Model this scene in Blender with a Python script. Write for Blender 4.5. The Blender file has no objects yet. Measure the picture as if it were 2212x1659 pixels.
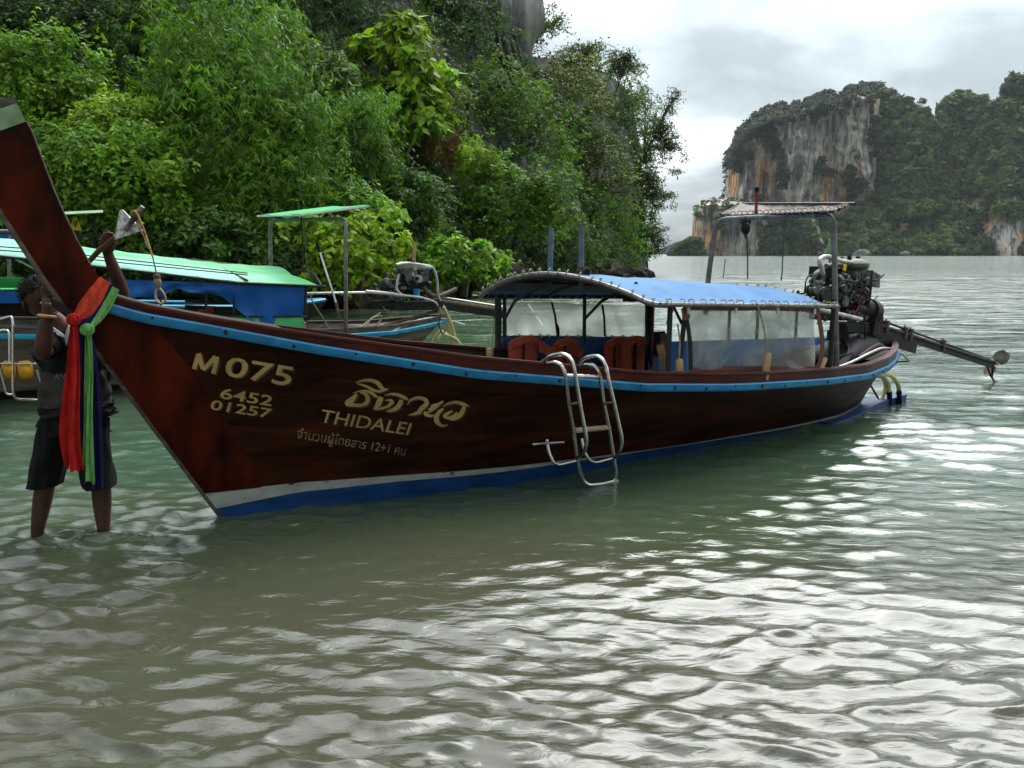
USE_HAZE = True
import bpy, bmesh, math, random
import numpy as np
from mathutils import Vector, Matrix, Euler, noise
SC = bpy.context.scene
COL = SC.collection
random.seed(7); RNG = np.random.default_rng(11)

# ---------------------------------------------------------------- camera
FPX, VHOR, CAMH = 1736.0, 548.0, 1.5          # focal length in px of a 2212 px wide picture
PITCH = math.atan((829.5 - VHOR) / FPX)
cam_d = bpy.data.cameras.new('camera')
cam = bpy.data.objects.new('camera', cam_d); COL.objects.link(cam)
cam.location = (0, 0, CAMH)
cam.rotation_euler = (math.pi / 2 - PITCH, 0, 0)
cam_d.sensor_fit = 'HORIZONTAL'; cam_d.sensor_width = 36.0
cam_d.lens = 36.0 * FPX / 2212.0
cam_d.clip_start = 0.05; cam_d.clip_end = 12000
SC.camera = cam

# ---------------------------------------------------------------- world and sun
SUN_EL, SUN_AZ = math.radians(52), math.radians(30)      # azimuth from +Y towards +X
world = bpy.data.worlds.new('World'); SC.world = world; world.use_nodes = True
nt = world.node_tree; nt.nodes.clear()
N = nt.nodes.new; LK = nt.links.new
wout = N('ShaderNodeOutputWorld'); bg = N('ShaderNodeBackground'); LK(bg.outputs[0], wout.inputs[0])
sky = N('ShaderNodeTexSky'); sky.sky_type = 'NISHITA'; sky.sun_disc = False
sky.sun_elevation = SUN_EL; sky.sun_rotation = SUN_AZ
tc = N('ShaderNodeTexCoord')
sep = N('ShaderNodeSeparateXYZ'); LK(tc.outputs['Generated'], sep.inputs[0])
mx = N('ShaderNodeMath'); mx.operation = 'MAXIMUM'; mx.inputs[1].default_value = 0.0; LK(sep.outputs[2], mx.inputs[0])
ad = N('ShaderNodeMath'); ad.operation = 'ADD'; ad.inputs[1].default_value = 0.22; LK(mx.outputs[0], ad.inputs[0])
dx = N('ShaderNodeMath'); dx.operation = 'DIVIDE'; LK(sep.outputs[0], dx.inputs[0]); LK(ad.outputs[0], dx.inputs[1])
dy = N('ShaderNodeMath'); dy.operation = 'DIVIDE'; LK(sep.outputs[1], dy.inputs[0]); LK(ad.outputs[0], dy.inputs[1])
cmb = N('ShaderNodeCombineXYZ'); LK(dx.outputs[0], cmb.inputs[0]); LK(dy.outputs[0], cmb.inputs[1])
n1 = N('ShaderNodeTexNoise'); n1.inputs['Scale'].default_value = 1.15; n1.inputs['Detail'].default_value = 7; n1.inputs['Roughness'].default_value = 0.52
n1.inputs['Distortion'].default_value = 0.25
mp = N('ShaderNodeMapping'); mp.inputs['Location'].default_value = (3.3, 1.4, 0.6); LK(cmb.outputs[0], mp.inputs[0]); LK(mp.outputs[0], n1.inputs['Vector'])
cr = N('ShaderNodeValToRGB'); LK(n1.outputs[0], cr.inputs[0])
e = cr.color_ramp.elements
e[0].position = 0.37; e[0].color = (0.30, 0.345, 0.365, 1)
e[1].position = 0.60; e[1].color = (0.95, 1.0, 1.02, 1)
x_ = cr.color_ramp.elements.new(0.46); x_.color = (0.46, 0.52, 0.545, 1)
x_ = cr.color_ramp.elements.new(0.535); x_.color = (0.70, 0.76, 0.785, 1)
sk = N('ShaderNodeMixRGB'); sk.blend_type = 'MULTIPLY'; sk.inputs[0].default_value = 1.0
LK(sky.outputs[0], sk.inputs[1]); sk.inputs[2].default_value = (0.10, 0.10, 0.10, 1)
mixc = N('ShaderNodeMixRGB'); mixc.inputs[0].default_value = 0.93
LK(sk.outputs[0], mixc.inputs[1]); LK(cr.outputs[0], mixc.inputs[2])
# an overcast sky is three times as bright overhead as at the horizon (CIE overcast sky)
cie = N('ShaderNodeMath'); cie.operation = 'MULTIPLY_ADD'; cie.inputs[1].default_value = 2.0; cie.inputs[2].default_value = 1.0; LK(mx.outputs[0], cie.inputs[0])
cs = N('ShaderNodeMath'); cs.operation = 'MULTIPLY'; cs.inputs[1].default_value = 0.72; LK(cie.outputs[0], cs.inputs[0])
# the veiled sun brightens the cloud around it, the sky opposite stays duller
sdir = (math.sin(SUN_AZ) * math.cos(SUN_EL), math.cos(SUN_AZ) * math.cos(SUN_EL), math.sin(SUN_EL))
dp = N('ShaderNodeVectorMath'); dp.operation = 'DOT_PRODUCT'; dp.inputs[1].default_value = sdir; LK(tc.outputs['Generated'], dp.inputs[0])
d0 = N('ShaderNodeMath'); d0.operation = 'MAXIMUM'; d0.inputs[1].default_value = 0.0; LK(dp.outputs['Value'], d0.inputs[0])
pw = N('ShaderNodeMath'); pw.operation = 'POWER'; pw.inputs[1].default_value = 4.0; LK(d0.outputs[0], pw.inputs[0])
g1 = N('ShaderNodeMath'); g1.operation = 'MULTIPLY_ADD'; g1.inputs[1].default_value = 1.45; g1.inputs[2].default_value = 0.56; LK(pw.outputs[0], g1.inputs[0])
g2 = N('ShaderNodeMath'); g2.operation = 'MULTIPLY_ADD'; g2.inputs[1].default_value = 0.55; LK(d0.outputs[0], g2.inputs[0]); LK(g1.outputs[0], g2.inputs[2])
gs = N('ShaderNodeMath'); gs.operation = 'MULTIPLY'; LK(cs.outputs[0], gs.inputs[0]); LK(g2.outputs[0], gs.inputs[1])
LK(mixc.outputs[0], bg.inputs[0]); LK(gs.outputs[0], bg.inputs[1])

sd = bpy.data.lights.new('sun', 'SUN'); so = bpy.data.objects.new('sun', sd); COL.objects.link(so)
sd.energy = 2.1; sd.angle = math.radians(42); sd.color = (1.0, 0.98, 0.94)
sv = Vector((math.sin(SUN_AZ) * math.cos(SUN_EL), math.cos(SUN_AZ) * math.cos(SUN_EL), math.sin(SUN_EL)))
so.rotation_euler = sv.to_track_quat('Z', 'Y').to_euler(); so.location = (0, 0, 60)
SC.view_settings.view_transform = 'Standard'; SC.view_settings.look = 'None'
SC.view_settings.gamma = 1.0; SC.view_settings.exposure = 0.42; SC.view_settings.use_curve_mapping = False
SC.cycles.max_bounces = 6; SC.cycles.transparent_max_bounces = 12; SC.cycles.diffuse_bounces = 2
SC.cycles.glossy_bounces = 3; SC.cycles.volume_bounces = 0

# ---------------------------------------------------------------- measuring helpers (photo px -> metres)
_F = np.array([0, math.cos(PITCH), -math.sin(PITCH)]); _U = np.array([0, math.sin(PITCH), math.cos(PITCH)])
def ray(u, v): return _F + (u - 1106) / FPX * np.array([1., 0, 0]) + (829.5 - v) / FPX * _U
def at(u, v, y):                                  # the point seen at (u,v) that lies y metres ahead
    r = ray(u, v); return r * (y / r[1]) + np.array([0, 0, CAMH])
class Frame:                                      # a boat's own axes: x aft, y across (minus = our side), z up
    def __init__(s, x, y, deg):
        s.o = np.array([x, y]); s.a = math.radians(deg)
        s.D = np.array([math.cos(s.a), math.sin(s.a)]); s.N = np.array([-math.sin(s.a), math.cos(s.a)])
    def at(s, u, v, w):
        r = ray(u, v); o = s.o + s.N * w; t = (o @ s.N) / (r[:2] @ s.N); p = t * r
        return Vector(((p[:2] - o) @ s.D, w, p[2] + CAMH))
    def loc(s, p):
        q = np.array(p[:2]) - s.o; return Vector((q @ s.D, q @ s.N, p[2]))
B1 = Frame(-1.630, 4.388, 34)
B2 = Frame(-0.95, 11.4, 33)

# ---------------------------------------------------------------- tagging, objects
def tag(o, label=None, cat=None, group=None, kind=None):
    if label: o['label'] = label
    if cat: o['category'] = cat
    if group: o['group'] = group
    if kind: o['kind'] = kind
    return o
def thing(name, label, cat, loc=(0, 0, 0), rz=0.0, group=None):
    o = bpy.data.objects.new(name, None); COL.objects.link(o)
    o.location = loc; o.rotation_euler = (0, 0, rz); o.empty_display_size = 0.2
    return tag(o, label, cat, group)

class MB:                                          # collects shapes; build() links them as ONE mesh
    def __init__(s): s.v = []; s.f = []; s.m = []
    def add(s, vs, fs, mi=0):
        b = len(s.v); s.v += [tuple(p) for p in vs]; s.f += [tuple(i + b for i in f) for f in fs]; s.m += [mi] * len(fs)
        return s
    def box(s, c, size, rot=None, mi=0, taper=1.0):
        hx, hy, hz = size[0] / 2, size[1] / 2, size[2] / 2
        vs = []
        for z in (-1, 1):
            k = taper if z > 0 else 1
            for x, y in ((-1, -1), (1, -1), (1, 1), (-1, 1)): vs.append(Vector((x * hx * k, y * hy * k, z * hz)))
        if rot is not None:
            R = rot if isinstance(rot, Matrix) else Euler(rot).to_matrix()
            vs = [R @ v for v in vs]
        vs = [v + Vector(c) for v in vs]
        return s.add(vs, [(3, 2, 1, 0), (4, 5, 6, 7), (0, 1, 5, 4), (1, 2, 6, 5), (2, 3, 7, 6), (3, 0, 4, 7)], mi)
    def tube(s, pts, r, n=8, mi=0, cap=True, closed=False):
        pts = [Vector(p) for p in pts]; m = len(pts)
        rr = r if hasattr(r, '__len__') else [r] * m
        T = []
        for i in range(m):
            a = pts[(i - 1) % m] if (i > 0 or closed) else pts[0]
            b = pts[(i + 1) % m] if (i < m - 1 or closed) else pts[-1]
            t = (b - a); T.append(t.normalized() if t.length > 1e-9 else Vector((0, 0, 1)))
        up = Vector((0, 0, 1)) if abs(T[0].z) < 0.9 else Vector((1, 0, 0))
        nrm = (up - T[0] * up.dot(T[0])).normalized()
        vs = []
        for i in range(m):
            nrm = (nrm - T[i] * nrm.dot(T[i]))
            nrm = nrm.normalized() if nrm.length > 1e-6 else T[i].orthogonal().normalized()
            bi = T[i].cross(nrm)
            for k in range(n):
                a = 2 * math.pi * k / n
                vs.append(pts[i] + (nrm * math.cos(a) + bi * math.sin(a)) * rr[i])
        fs = []
        for i in range(m if closed else m - 1):
            j = (i + 1) % m
            for k in range(n):
                l = (k + 1) % n; fs.append((i * n + k, i * n + l, j * n + l, j * n + k))
        if cap and not closed:
            fs.append(tuple(range(n - 1, -1, -1))); fs.append(tuple((m - 1) * n + k for k in range(n)))
        return s.add(vs, fs, mi)
    def cyl(s, a, b, r, n=12, mi=0, r2=None):
        return s.tube([a, b], [r, r if r2 is None else r2], n, mi)
    def ball(s, c, r, n=10, mi=0):
        rx, ry, rz = r if hasattr(r, '__len__') else (r, r, r)
        vs = [Vector((c[0], c[1], c[2] - rz))]; m = n // 2 + 1
        for i in range(1, m):
            t = math.pi * i / m
            for k in range(n):
                a = 2 * math.pi * k / n
                vs.append(Vector((c[0] + rx * math.sin(t) * math.cos(a), c[1] + ry * math.sin(t) * math.sin(a), c[2] - rz * math.cos(t))))
        vs.append(Vector((c[0], c[1], c[2] + rz))); fs = []
        for k in range(n): fs.append((0, 1 + (k + 1) % n, 1 + k))
        for i in range(m - 2):
            for k in range(n):
                a = 1 + i * n; l = (k + 1) % n
                fs.append((a + k, a + l, a + n + l, a + n + k))
        a = 1 + (m - 2) * n
        for k in range(n): fs.append((a + k, a + (k + 1) % n, len(vs) - 1))
        return s.add(vs, fs, mi)
    def grid(s, P, mi=0, flip=False):               # P[i][j]
        n, m = len(P), len(P[0]); vs = [p for row in P for p in row]
        fs = []
        for i in range(n - 1):
            for j in range(m - 1):
                q = (i * m + j, i * m + j + 1, (i + 1) * m + j + 1, (i + 1) * m + j)
                fs.append(q[::-1] if flip else q)
        return s.add(vs, fs, mi)
    def sheet(s, P, th, mi=0):                      # thin solid cloth from a grid of points
        n, m = len(P), len(P[0]); P = [[Vector(p) for p in r] for r in P]
        Q = []
        for i in range(n):
            row = []
            for j in range(m):
                a = P[min(i + 1, n - 1)][j] - P[max(i - 1, 0)][j]; b = P[i][min(j + 1, m - 1)] - P[i][max(j - 1, 0)]
                c = a.cross(b); c = c.normalized() if c.length > 1e-9 else Vector((0, 0, 1)); row.append(P[i][j] + c * th)
            Q.append(row)
        vs = [p for r in P for p in r] + [p for r in Q for p in r]; o = n * m; fs = []
        for i in range(n - 1):
            for j in range(m - 1):
                a, b, c, d = i * m + j, i * m + j + 1, (i + 1) * m + j + 1, (i + 1) * m + j
                fs.append((a, b, c, d)); fs.append((o + d, o + c, o + b, o + a))
        for i in range(n - 1):
            for j, fl in ((0, 0), (m - 1, 1)):
                a, b = i * m + j, (i + 1) * m + j
                fs.append((a, b, o + b, o + a) if not fl else (b, a, o + a, o + b))
        for j in range(m - 1):
            for i, fl in ((0, 1), (n - 1, 0)):
                a, b = i * m + j, i * m + j + 1
                fs.append((a, b, o + b, o + a) if not fl else (b, a, o + a, o + b))
        return s.add(vs, fs, mi)
    def build(s, name, mats, parent=None, smooth=True, kind=None, label=None, loc=None, angle=None):
        me = bpy.data.meshes.new(name); me.from_pydata(s.v, [], s.f)
        for m in (mats if isinstance(mats, (list, tuple)) else [mats]): me.materials.append(m)
        if len(set(s.m)) > 1: me.polygons.foreach_set('material_index', s.m)
        if smooth:
            me.polygons.foreach_set('use_smooth', [True] * len(s.f))
            try: me.set_sharp_from_angle(angle=math.radians(angle or 38))
            except Exception: pass
        me.update()
        o = bpy.data.objects.new(name, me); COL.objects.link(o)
        if parent is not None: o.parent = parent
        if loc is not None: o.location = loc
        if kind: o['kind'] = kind
        if label: o['label'] = label
        return o
def rawmesh(name, V, Fq, mat, k=4, smooth=False, attrs=None, parent=None):   # numpy arrays -> mesh object
    me = bpy.data.meshes.new(name)
    V = np.asarray(V, dtype=np.float32); Fq = np.asarray(Fq, dtype=np.int32)
    me.vertices.add(len(V)); me.vertices.foreach_set('co', V.ravel())
    me.loops.add(Fq.size); me.loops.foreach_set('vertex_index', Fq.ravel())
    nf = Fq.size // k; me.polygons.add(nf)
    me.polygons.foreach_set('loop_start', np.arange(0, Fq.size, k, dtype=np.int32))
    me.polygons.foreach_set('loop_total', np.full(nf, k, dtype=np.int32))
    if smooth: me.polygons.foreach_set('use_smooth', np.ones(nf, dtype=bool))
    for nm, (dom, typ, arr) in (attrs or {}).items():
        at_ = me.attributes.new(nm, typ, dom)
        at_.data.foreach_set('color' if typ == 'FLOAT_COLOR' else 'value', np.asarray(arr, dtype=np.float32).ravel())
    me.update(calc_edges=True); me.validate()
    me.materials.append(mat)
    o = bpy.data.objects.new(name, me); COL.objects.link(o)
    if parent is not None: o.parent = parent
    return o
def arc(fn, n): return [fn(i / (n - 1)) for i in range(n)]
def smooth_path(pts, k=6):                          # Catmull-Rom through the points
    P = [Vector(p) for p in pts]; out = []
    for i in range(len(P) - 1):
        p0, p1, p2, p3 = P[max(i - 1, 0)], P[i], P[i + 1], P[min(i + 2, len(P) - 1)]
        for j in range(k):
            t = j / k
            out.append(0.5 * ((2 * p1) + (p2 - p0) * t + (2 * p0 - 5 * p1 + 4 * p2 - p3) * t * t + (3 * p1 - p0 - 3 * p2 + p3) * t ** 3))
    out.append(P[-1]); return out
def bend(pts, r=0.06, k=5):                         # polyline with rounded corners
    P = [Vector(p) for p in pts]; out = [P[0]]
    for i in range(1, len(P) - 1):
        a = (P[i - 1] - P[i]); b = (P[i + 1] - P[i]); rr = min(r, a.length * .45, b.length * .45)
        a = P[i] + a.normalized() * rr; b = P[i] + b.normalized() * rr
        for j in range(k + 1):
            t = j / k; out.append(a * (1 - t) ** 2 + P[i] * 2 * t * (1 - t) + b * t * t)
    out.append(P[-1]); return out

# ---------------------------------------------------------------- materials
def newmat(name):
    m = bpy.data.materials.new(name); m.use_nodes = True; t = m.node_tree
    return m, t, t.nodes['Principled BSDF']
def mat(name, c, rough=0.5, c2=None, scale=6.0, stretch=(1, 1, 1), metal=0.0, bump=0.0, bscale=None, spec=None, detail=5, lo=0.35, hi=0.65,
        wear=None, wscale=9, wthr=0.66, coat=0.0, trans=0.0):
    m, t, b = newmat(name); n = t.nodes.new; l = t.links.new
    b.inputs['Roughness'].default_value = rough; b.inputs['Metallic'].default_value = metal
    b.inputs['Specular IOR Level'].default_value = spec if spec is not None else (0.5 if metal else 0.18 if max(c) < 0.1 else 0.3)
    if coat: b.inputs['Coat Weight'].default_value = coat; b.inputs['Coat Roughness'].default_value = 0.12
    co = n('ShaderNodeTexCoord'); mp_ = n('ShaderNodeMapping'); mp_.inputs['Scale'].default_value = stretch; l(co.outputs['Object'], mp_.inputs[0])
    nz = n('ShaderNodeTexNoise'); nz.inputs['Scale'].default_value = scale; nz.inputs['Detail'].default_value = detail; nz.inputs['Roughness'].default_value = 0.6
    l(mp_.outputs[0], nz.inputs['Vector'])
    rp = n('ShaderNodeValToRGB'); l(nz.outputs[0], rp.inputs[0])
    rp.color_ramp.elements[0].position = lo; rp.color_ramp.elements[1].position = hi
    c2 = c2 or tuple(x * 0.62 for x in c)
    rp.color_ramp.elements[0].color = (*c2, 1); rp.color_ramp.elements[1].color = (*c, 1)
    last = rp.outputs[0]
    if wear:
        wn = n('ShaderNodeTexNoise'); wn.inputs['Scale'].default_value = wscale; wn.inputs['Detail'].default_value = 8; wn.inputs['Roughness'].default_value = 0.7
        l(mp_.outputs[0], wn.inputs['Vector'])
        wr = n('ShaderNodeValToRGB'); wr.color_ramp.elements[0].position = wthr; wr.color_ramp.elements[1].position = wthr + 0.03
        l(wn.outputs[0], wr.inputs[0])
        mxx = n('ShaderNodeMixRGB'); l(wr.outputs[0], mxx.inputs[0]); l(last, mxx.inputs[1]); mxx.inputs[2].default_value = (*wear, 1); last = mxx.outputs[0]
    l(last, b.inputs['Base Color'])
    if bump:
        bn = n('ShaderNodeBump'); bn.inputs['Strength'].default_value = bump; bn.inputs['Distance'].default_value = 0.02
        if bscale:
            n2 = n('ShaderNodeTexNoise'); n2.inputs['Scale'].default_value = bscale; n2.inputs['Detail'].default_value = 6; l(mp_.outputs[0], n2.inputs['Vector']); l(n2.outputs[0], bn.inputs['Height'])
        else: l(nz.outputs[0], bn.inputs['Height'])
        l(bn.outputs[0], b.inputs['Normal'])
    if trans:                                        # thin cloth lets light through
        tr = n('ShaderNodeBsdfTranslucent'); l(last, tr.inputs[0]); ms = n('ShaderNodeMixShader'); ms.inputs[0].default_value = trans
        l(b.outputs[0], ms.inputs[1]); l(tr.outputs[0], ms.inputs[2]); l(ms.outputs[0], t.nodes['Material Output'].inputs[0])
    return m
M = {}
M['hullwood'] = mat('varnished_dark_wood', (0.048, 0.0115, 0.0045), 0.4, (0.0085, 0.0026, 0.0013), 3.2, (0.5, 1, 3.5), bump=0.10, bscale=30, detail=8, lo=.38, hi=.66, wear=(0.12, 0.08, 0.055), wscale=7, wthr=0.69, spec=0.10)
M['redwood'] = mat('red_stained_wood', (0.080, 0.0095, 0.0020), 0.42, (0.010, 0.0022, 0.001), 2.2, (1.6, 1, .7), bump=0.10, bscale=30, detail=7, lo=.40, hi=.62, spec=0.08)
M['capwood'] = mat('red_brown_cap_wood', (0.085, 0.016, 0.010), 0.38, (0.03, 0.007, 0.005), 5, (0.7, 4, 4), bump=0.15, bscale=20, wear=(0.30, 0.2, 0.16), wscale=14, wthr=0.72)
M['bluepaint'] = mat('cyan_blue_paint', (0.012, 0.20, 0.40), 0.42, (0.008, 0.12, 0.26), 7, (1, 2, 2), bump=0.12, wear=(0.03, 0.045, 0.06), wscale=22, wthr=0.64)
M['navyblue'] = mat('blue_bottom_paint', (0.006, 0.060, 0.20), 0.5, (0.003, 0.028, 0.10), 5, (1, 1, 3), bump=0.15, bscale=18, wear=(0.01, 0.012, 0.015), wscale=7, wthr=0.63)
M['whitepaint'] = mat('chipped_white_paint', (0.36, 0.38, 0.35), 0.5, (0.25, 0.27, 0.25), 7, (1, 1, 2), bump=0.12, wear=(0.02, 0.018, 0.015), wscale=9, wthr=0.61)
M['greywood'] = mat('weathered_grey_wood', (0.24, 0.20, 0.155), 0.8, (0.085, 0.07, 0.055), 5, (0.5, 1, 3), bump=0.3, bscale=22, detail=9, wear=(0.4, 0.38, 0.34), wscale=12, wthr=0.70)
M['deckwood'] = mat('grey_deck_wood', (0.13, 0.11, 0.09), 0.8, (0.05, 0.04, 0.035), 8, (0.6, 3, 3), bump=0.3)
M['darkwood'] = mat('dark_wet_wood', (0.022, 0.014, 0.010), 0.6, None, 7, (1, 4, 4), bump=0.2)
M['greenpaint'] = mat('pale_green_paint', (0.26, 0.42, 0.24), 0.6, (0.14, 0.22, 0.12), 8, (1, 1, 1), bump=0.15, wear=(0.05, 0.04, 0.03), wscale=8, wthr=.64)
M['steel'] = mat('stainless_steel', (0.62, 0.61, 0.58), 0.24, (0.42, 0.36, 0.28), 22, metal=1.0, lo=.3, hi=.5)
M['galv'] = mat('galvanised_pipe', (0.20, 0.205, 0.20), 0.45, (0.10, 0.085, 0.07), 12, (1, 1, 1), metal=0.5, bump=0.05)
M['rusty'] = mat('rusty_pipe', (0.16, 0.10, 0.07), 0.7, (0.07, 0.04, 0.025), 16, bump=0.2)
M['lightpipe'] = mat('pale_alloy_pipe', (0.55, 0.55, 0.52), 0.4, (0.33, 0.32, 0.30), 14, metal=0.4)
M['blackpipe'] = mat('black_canopy_pipe', (0.028, 0.036, 0.04), 0.4, (0.015, 0.018, 0.02), 10)
M['blackiron'] = mat('black_iron', (0.030, 0.030, 0.030), 0.5, (0.012, 0.011, 0.010), 18, bump=0.2)
M['enginegrey'] = mat('cast_alloy', (0.16, 0.165, 0.16), 0.5, (0.03, 0.03, 0.028), 14, metal=0.3, bump=0.3)
M['enginegreen'] = mat('grey_green_casting', (0.125, 0.145, 0.125), 0.5, (0.07, 0.08, 0.07), 10, bump=0.1)
M['bluetarp'] = mat('blue_canopy_tarp', (0.085, 0.24, 0.45), 0.7, (0.045, 0.155, 0.36), 2.2, (1, 1, 1), bump=0.12, bscale=4, trans=0.12, wear=(0.28, 0.42, 0.68), wscale=11, wthr=0.70)
M['shadedcurtain'] = mat('shaded_blue_side_curtain', (0.05, 0.14, 0.34), 0.7, (0.03, 0.09, 0.24), 4, bump=0.2, bscale=5, trans=0.25)  # far side curtain, the shade under the canopy put into its dark blue
M['brightcurtain'] = mat('brightened_blue_side_curtain', (0.15, 0.38, 0.70), 0.7, (0.10, 0.28, 0.56), 4, bump=0.2, bscale=5, trans=0.4)  # same blue curtain, colour brightened in place of light to show through the plastic
M['lining'] = mat('grey_canopy_lining', (0.085, 0.095, 0.10), 0.8, (0.045, 0.05, 0.055), 5, bump=0.2)
M['bluesheet'] = mat('deep_blue_tarp', (0.008, 0.115, 0.42), 0.45, (0.006, 0.085, 0.32), 3, bump=0.1, bscale=4, trans=0.2)
M['greentarp'] = mat('mint_green_tarp', (0.17, 0.62, 0.25), 0.5, (0.40, 0.80, 0.62), 0.9, (0.8, 2.5, 1), bump=0.06, bscale=3, trans=0.35, detail=3, lo=0.42, hi=0.6)
M['greentarp2'] = mat('bright_green_tarp', (0.10, 0.60, 0.20), 0.5, (0.15, 0.68, 0.28), 2, trans=0.4)
M['pinktarp'] = mat('faded_pink_canvas', (0.42, 0.34, 0.33), 0.8, (0.28, 0.22, 0.22), 9, bump=0.2, trans=0.2)
M['brownhem'] = mat('brown_leathercloth', (0.15, 0.055, 0.032), 0.5, (0.08, 0.03, 0.02), 8, bump=0.2)
M['rope'] = mat('cream_rope', (0.42, 0.36, 0.26), 0.85, (0.22, 0.18, 0.12), 60, bump=0.3)
M['yrope'] = mat('yellow_rope', (0.50, 0.33, 0.08), 0.85, (0.25, 0.16, 0.05), 50, bump=0.3)
M['tealrope'] = mat('teal_rope', (0.02, 0.16, 0.13), 0.8)
M['darkrope'] = mat('dark_rope', (0.05, 0.045, 0.04), 0.85, None, 60)
M['hose'] = mat('cream_yellow_hose', (0.62, 0.56, 0.26), 0.35, (0.42, 0.36, 0.15), 6)
M['bamboo'] = mat('bamboo_fender', (0.45, 0.31, 0.13), 0.5, (0.26, 0.15, 0.06), 9, bump=0.15)
M['orange'] = mat('orange_quilted_nylon', (0.50, 0.10, 0.040), 0.8, (0.26, 0.05, 0.022), 9, bump=0.3)
M['blackstrap'] = mat('black_strap', (0.015, 0.015, 0.016), 0.6)
M['skin'] = mat('tanned_skin', (0.066, 0.029, 0.017), 0.5, (0.042, 0.018, 0.011), 7, bump=0.05)
M['hair'] = mat('black_hair', (0.008, 0.007, 0.006), 0.6, None, 60, bump=1.0)
M['shirt'] = mat('black_jersey', (0.006, 0.006, 0.007), 0.8, (0.003, 0.003, 0.0035), 14, bump=0.4, bscale=9)
M['shirtgrey'] = mat('grey_jersey', (0.040, 0.038, 0.033), 0.8, (0.018, 0.018, 0.016), 6, bump=0.4, bscale=9)
M['shorts'] = mat('black_shorts', (0.0035, 0.0035, 0.0036), 0.85, None, 12, bump=0.5, bscale=7)
M['white'] = mat('white_trim', (0.6, 0.6, 0.6), 0.6)
M['redcloth'] = mat('red_cloth', (0.60, 0.014, 0.009), 0.8, (0.30, 0.006, 0.004), 14, (4, 4, 0.8), bump=0.5, trans=0.22)
M['orangecloth'] = mat('orange_red_cloth', (0.70, 0.070, 0.030), 0.8, (0.42, 0.03, 0.016), 12, (3, 3, 1), bump=0.5, trans=0.22)
M['navycloth'] = mat('navy_cloth', (0.012, 0.010, 0.085), 0.75, (0.006, 0.006, 0.04), 9, (4, 4, 0.6), trans=0.1)
M['greencloth'] = mat('light_green_cloth', (0.21, 0.50, 0.14), 0.8, (0.10, 0.30, 0.07), 14, (4, 4, 0.8), bump=0.5, trans=0.22)
M['gold'] = mat('gold_lettering', (0.46, 0.32, 0.12), 0.5, (0.28, 0.17, 0.05), 6, wear=(0.05, 0.02, 0.01), wscale=12, wthr=.62)
M['goldsm'] = mat('faded_small_lettering', (0.25, 0.185, 0.105), 0.6, (0.12, 0.07, 0.035), 22, lo=.4, hi=.55)
M['letshadow'] = mat('letter_shadow_paint', (0.060, 0.066, 0.045), 0.6, (0.03, 0.034, 0.022), 10)
M['yellow'] = mat('yellow_float', (0.62, 0.30, 0.012), 0.5, (0.42, 0.18, 0.01), 7)
M['yellowflag'] = mat('yellow_flag', (0.85, 0.76, 0.03), 0.7, (0.7, 0.6, 0.03), trans=0.5)
M['plastic'] = mat('perforated_white_plate', (0.66, 0.68, 0.68), 0.5, (0.30, 0.33, 0.33), 30, lo=.42, hi=.55, detail=2, metal=0.2)
M['barkblack'] = mat('weathered_black_pipe', (0.16, 0.16, 0.15), 0.8, (0.025, 0.025, 0.024), 22, bump=0.4)
M['woodhandle'] = mat('wooden_handle', (0.11, 0.06, 0.03), 0.7, None, 14, bump=0.2)
M['blueoil'] = mat('blue_oil_filter', (0.02, 0.20, 0.50), 0.35)
M['pvc'] = mat('blue_grey_plastic_pipe', (0.10, 0.15, 0.18), 0.5, (0.06, 0.09, 0.11), 10)
M['propmetal'] = mat('worn_bronze', (0.30, 0.27, 0.21), 0.45, (0.14, 0.12, 0.09), 12, metal=0.5)
M['red'] = mat('faded_red_paint', (0.22, 0.03, 0.03), 0.6)
M['blackrubber'] = mat('black_rubber', (0.010, 0.010, 0.010), 0.5)
M['purple'] = mat('dark_purple_cloth', (0.025, 0.012, 0.06), 0.8)
def clear_plastic(name, opac, tint):
    m, t, b = newmat(name); n = t.nodes.new; l = t.links.new
    co = n('ShaderNodeTexCoord')
    nz = n('ShaderNodeTexNoise'); nz.inputs['Scale'].default_value = 3.0; nz.inputs['Detail'].default_value = 7; nz.inputs['Distortion'].default_value = 2.2; l(co.outputs['Object'], nz.inputs['Vector'])
    mr = n('ShaderNodeMapRange'); mr.inputs[1].default_value = 0.35; mr.inputs[2].default_value = 0.7; mr.inputs[3].default_value = opac - 0.16; mr.inputs[4].default_value = min(1, opac + 0.16); l(nz.outputs[0], mr.inputs[0])
    b.inputs['Base Color'].default_value = (*tint, 1); b.inputs['Roughness'].default_value = 0.3
    tl = n('ShaderNodeBsdfTranslucent'); tl.inputs[0].default_value = (*tint, 1)
    ms = n('ShaderNodeMixShader'); ms.inputs[0].default_value = 0.68; l(b.outputs[0], ms.inputs[1]); l(tl.outputs[0], ms.inputs[2])
    tp = n('ShaderNodeBsdfTransparent'); tp.inputs[0].default_value = (0.93, 0.96, 0.95, 1)
    m2 = n('ShaderNodeMixShader'); l(mr.outputs[0], m2.inputs[0]); l(tp.outputs[0], m2.inputs[1]); l(ms.outputs[0], m2.inputs[2])
    l(m2.outputs[0], t.nodes['Material Output'].inputs[0])
    bn = n('ShaderNodeBump'); bn.inputs['Strength'].default_value = 0.6; bn.inputs['Distance'].default_value = 0.03; l(nz.outputs[0], bn.inputs['Height']); l(bn.outputs[0], b.inputs['Normal']); l(bn.outputs[0], tl.inputs['Normal'])
    return m
M['clear'] = clear_plastic('milky_clear_plastic', 0.62, (0.74, 0.76, 0.72))
M['clearnear'] = clear_plastic('hazy_clear_plastic', 0.34, (0.74, 0.73, 0.68))
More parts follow.
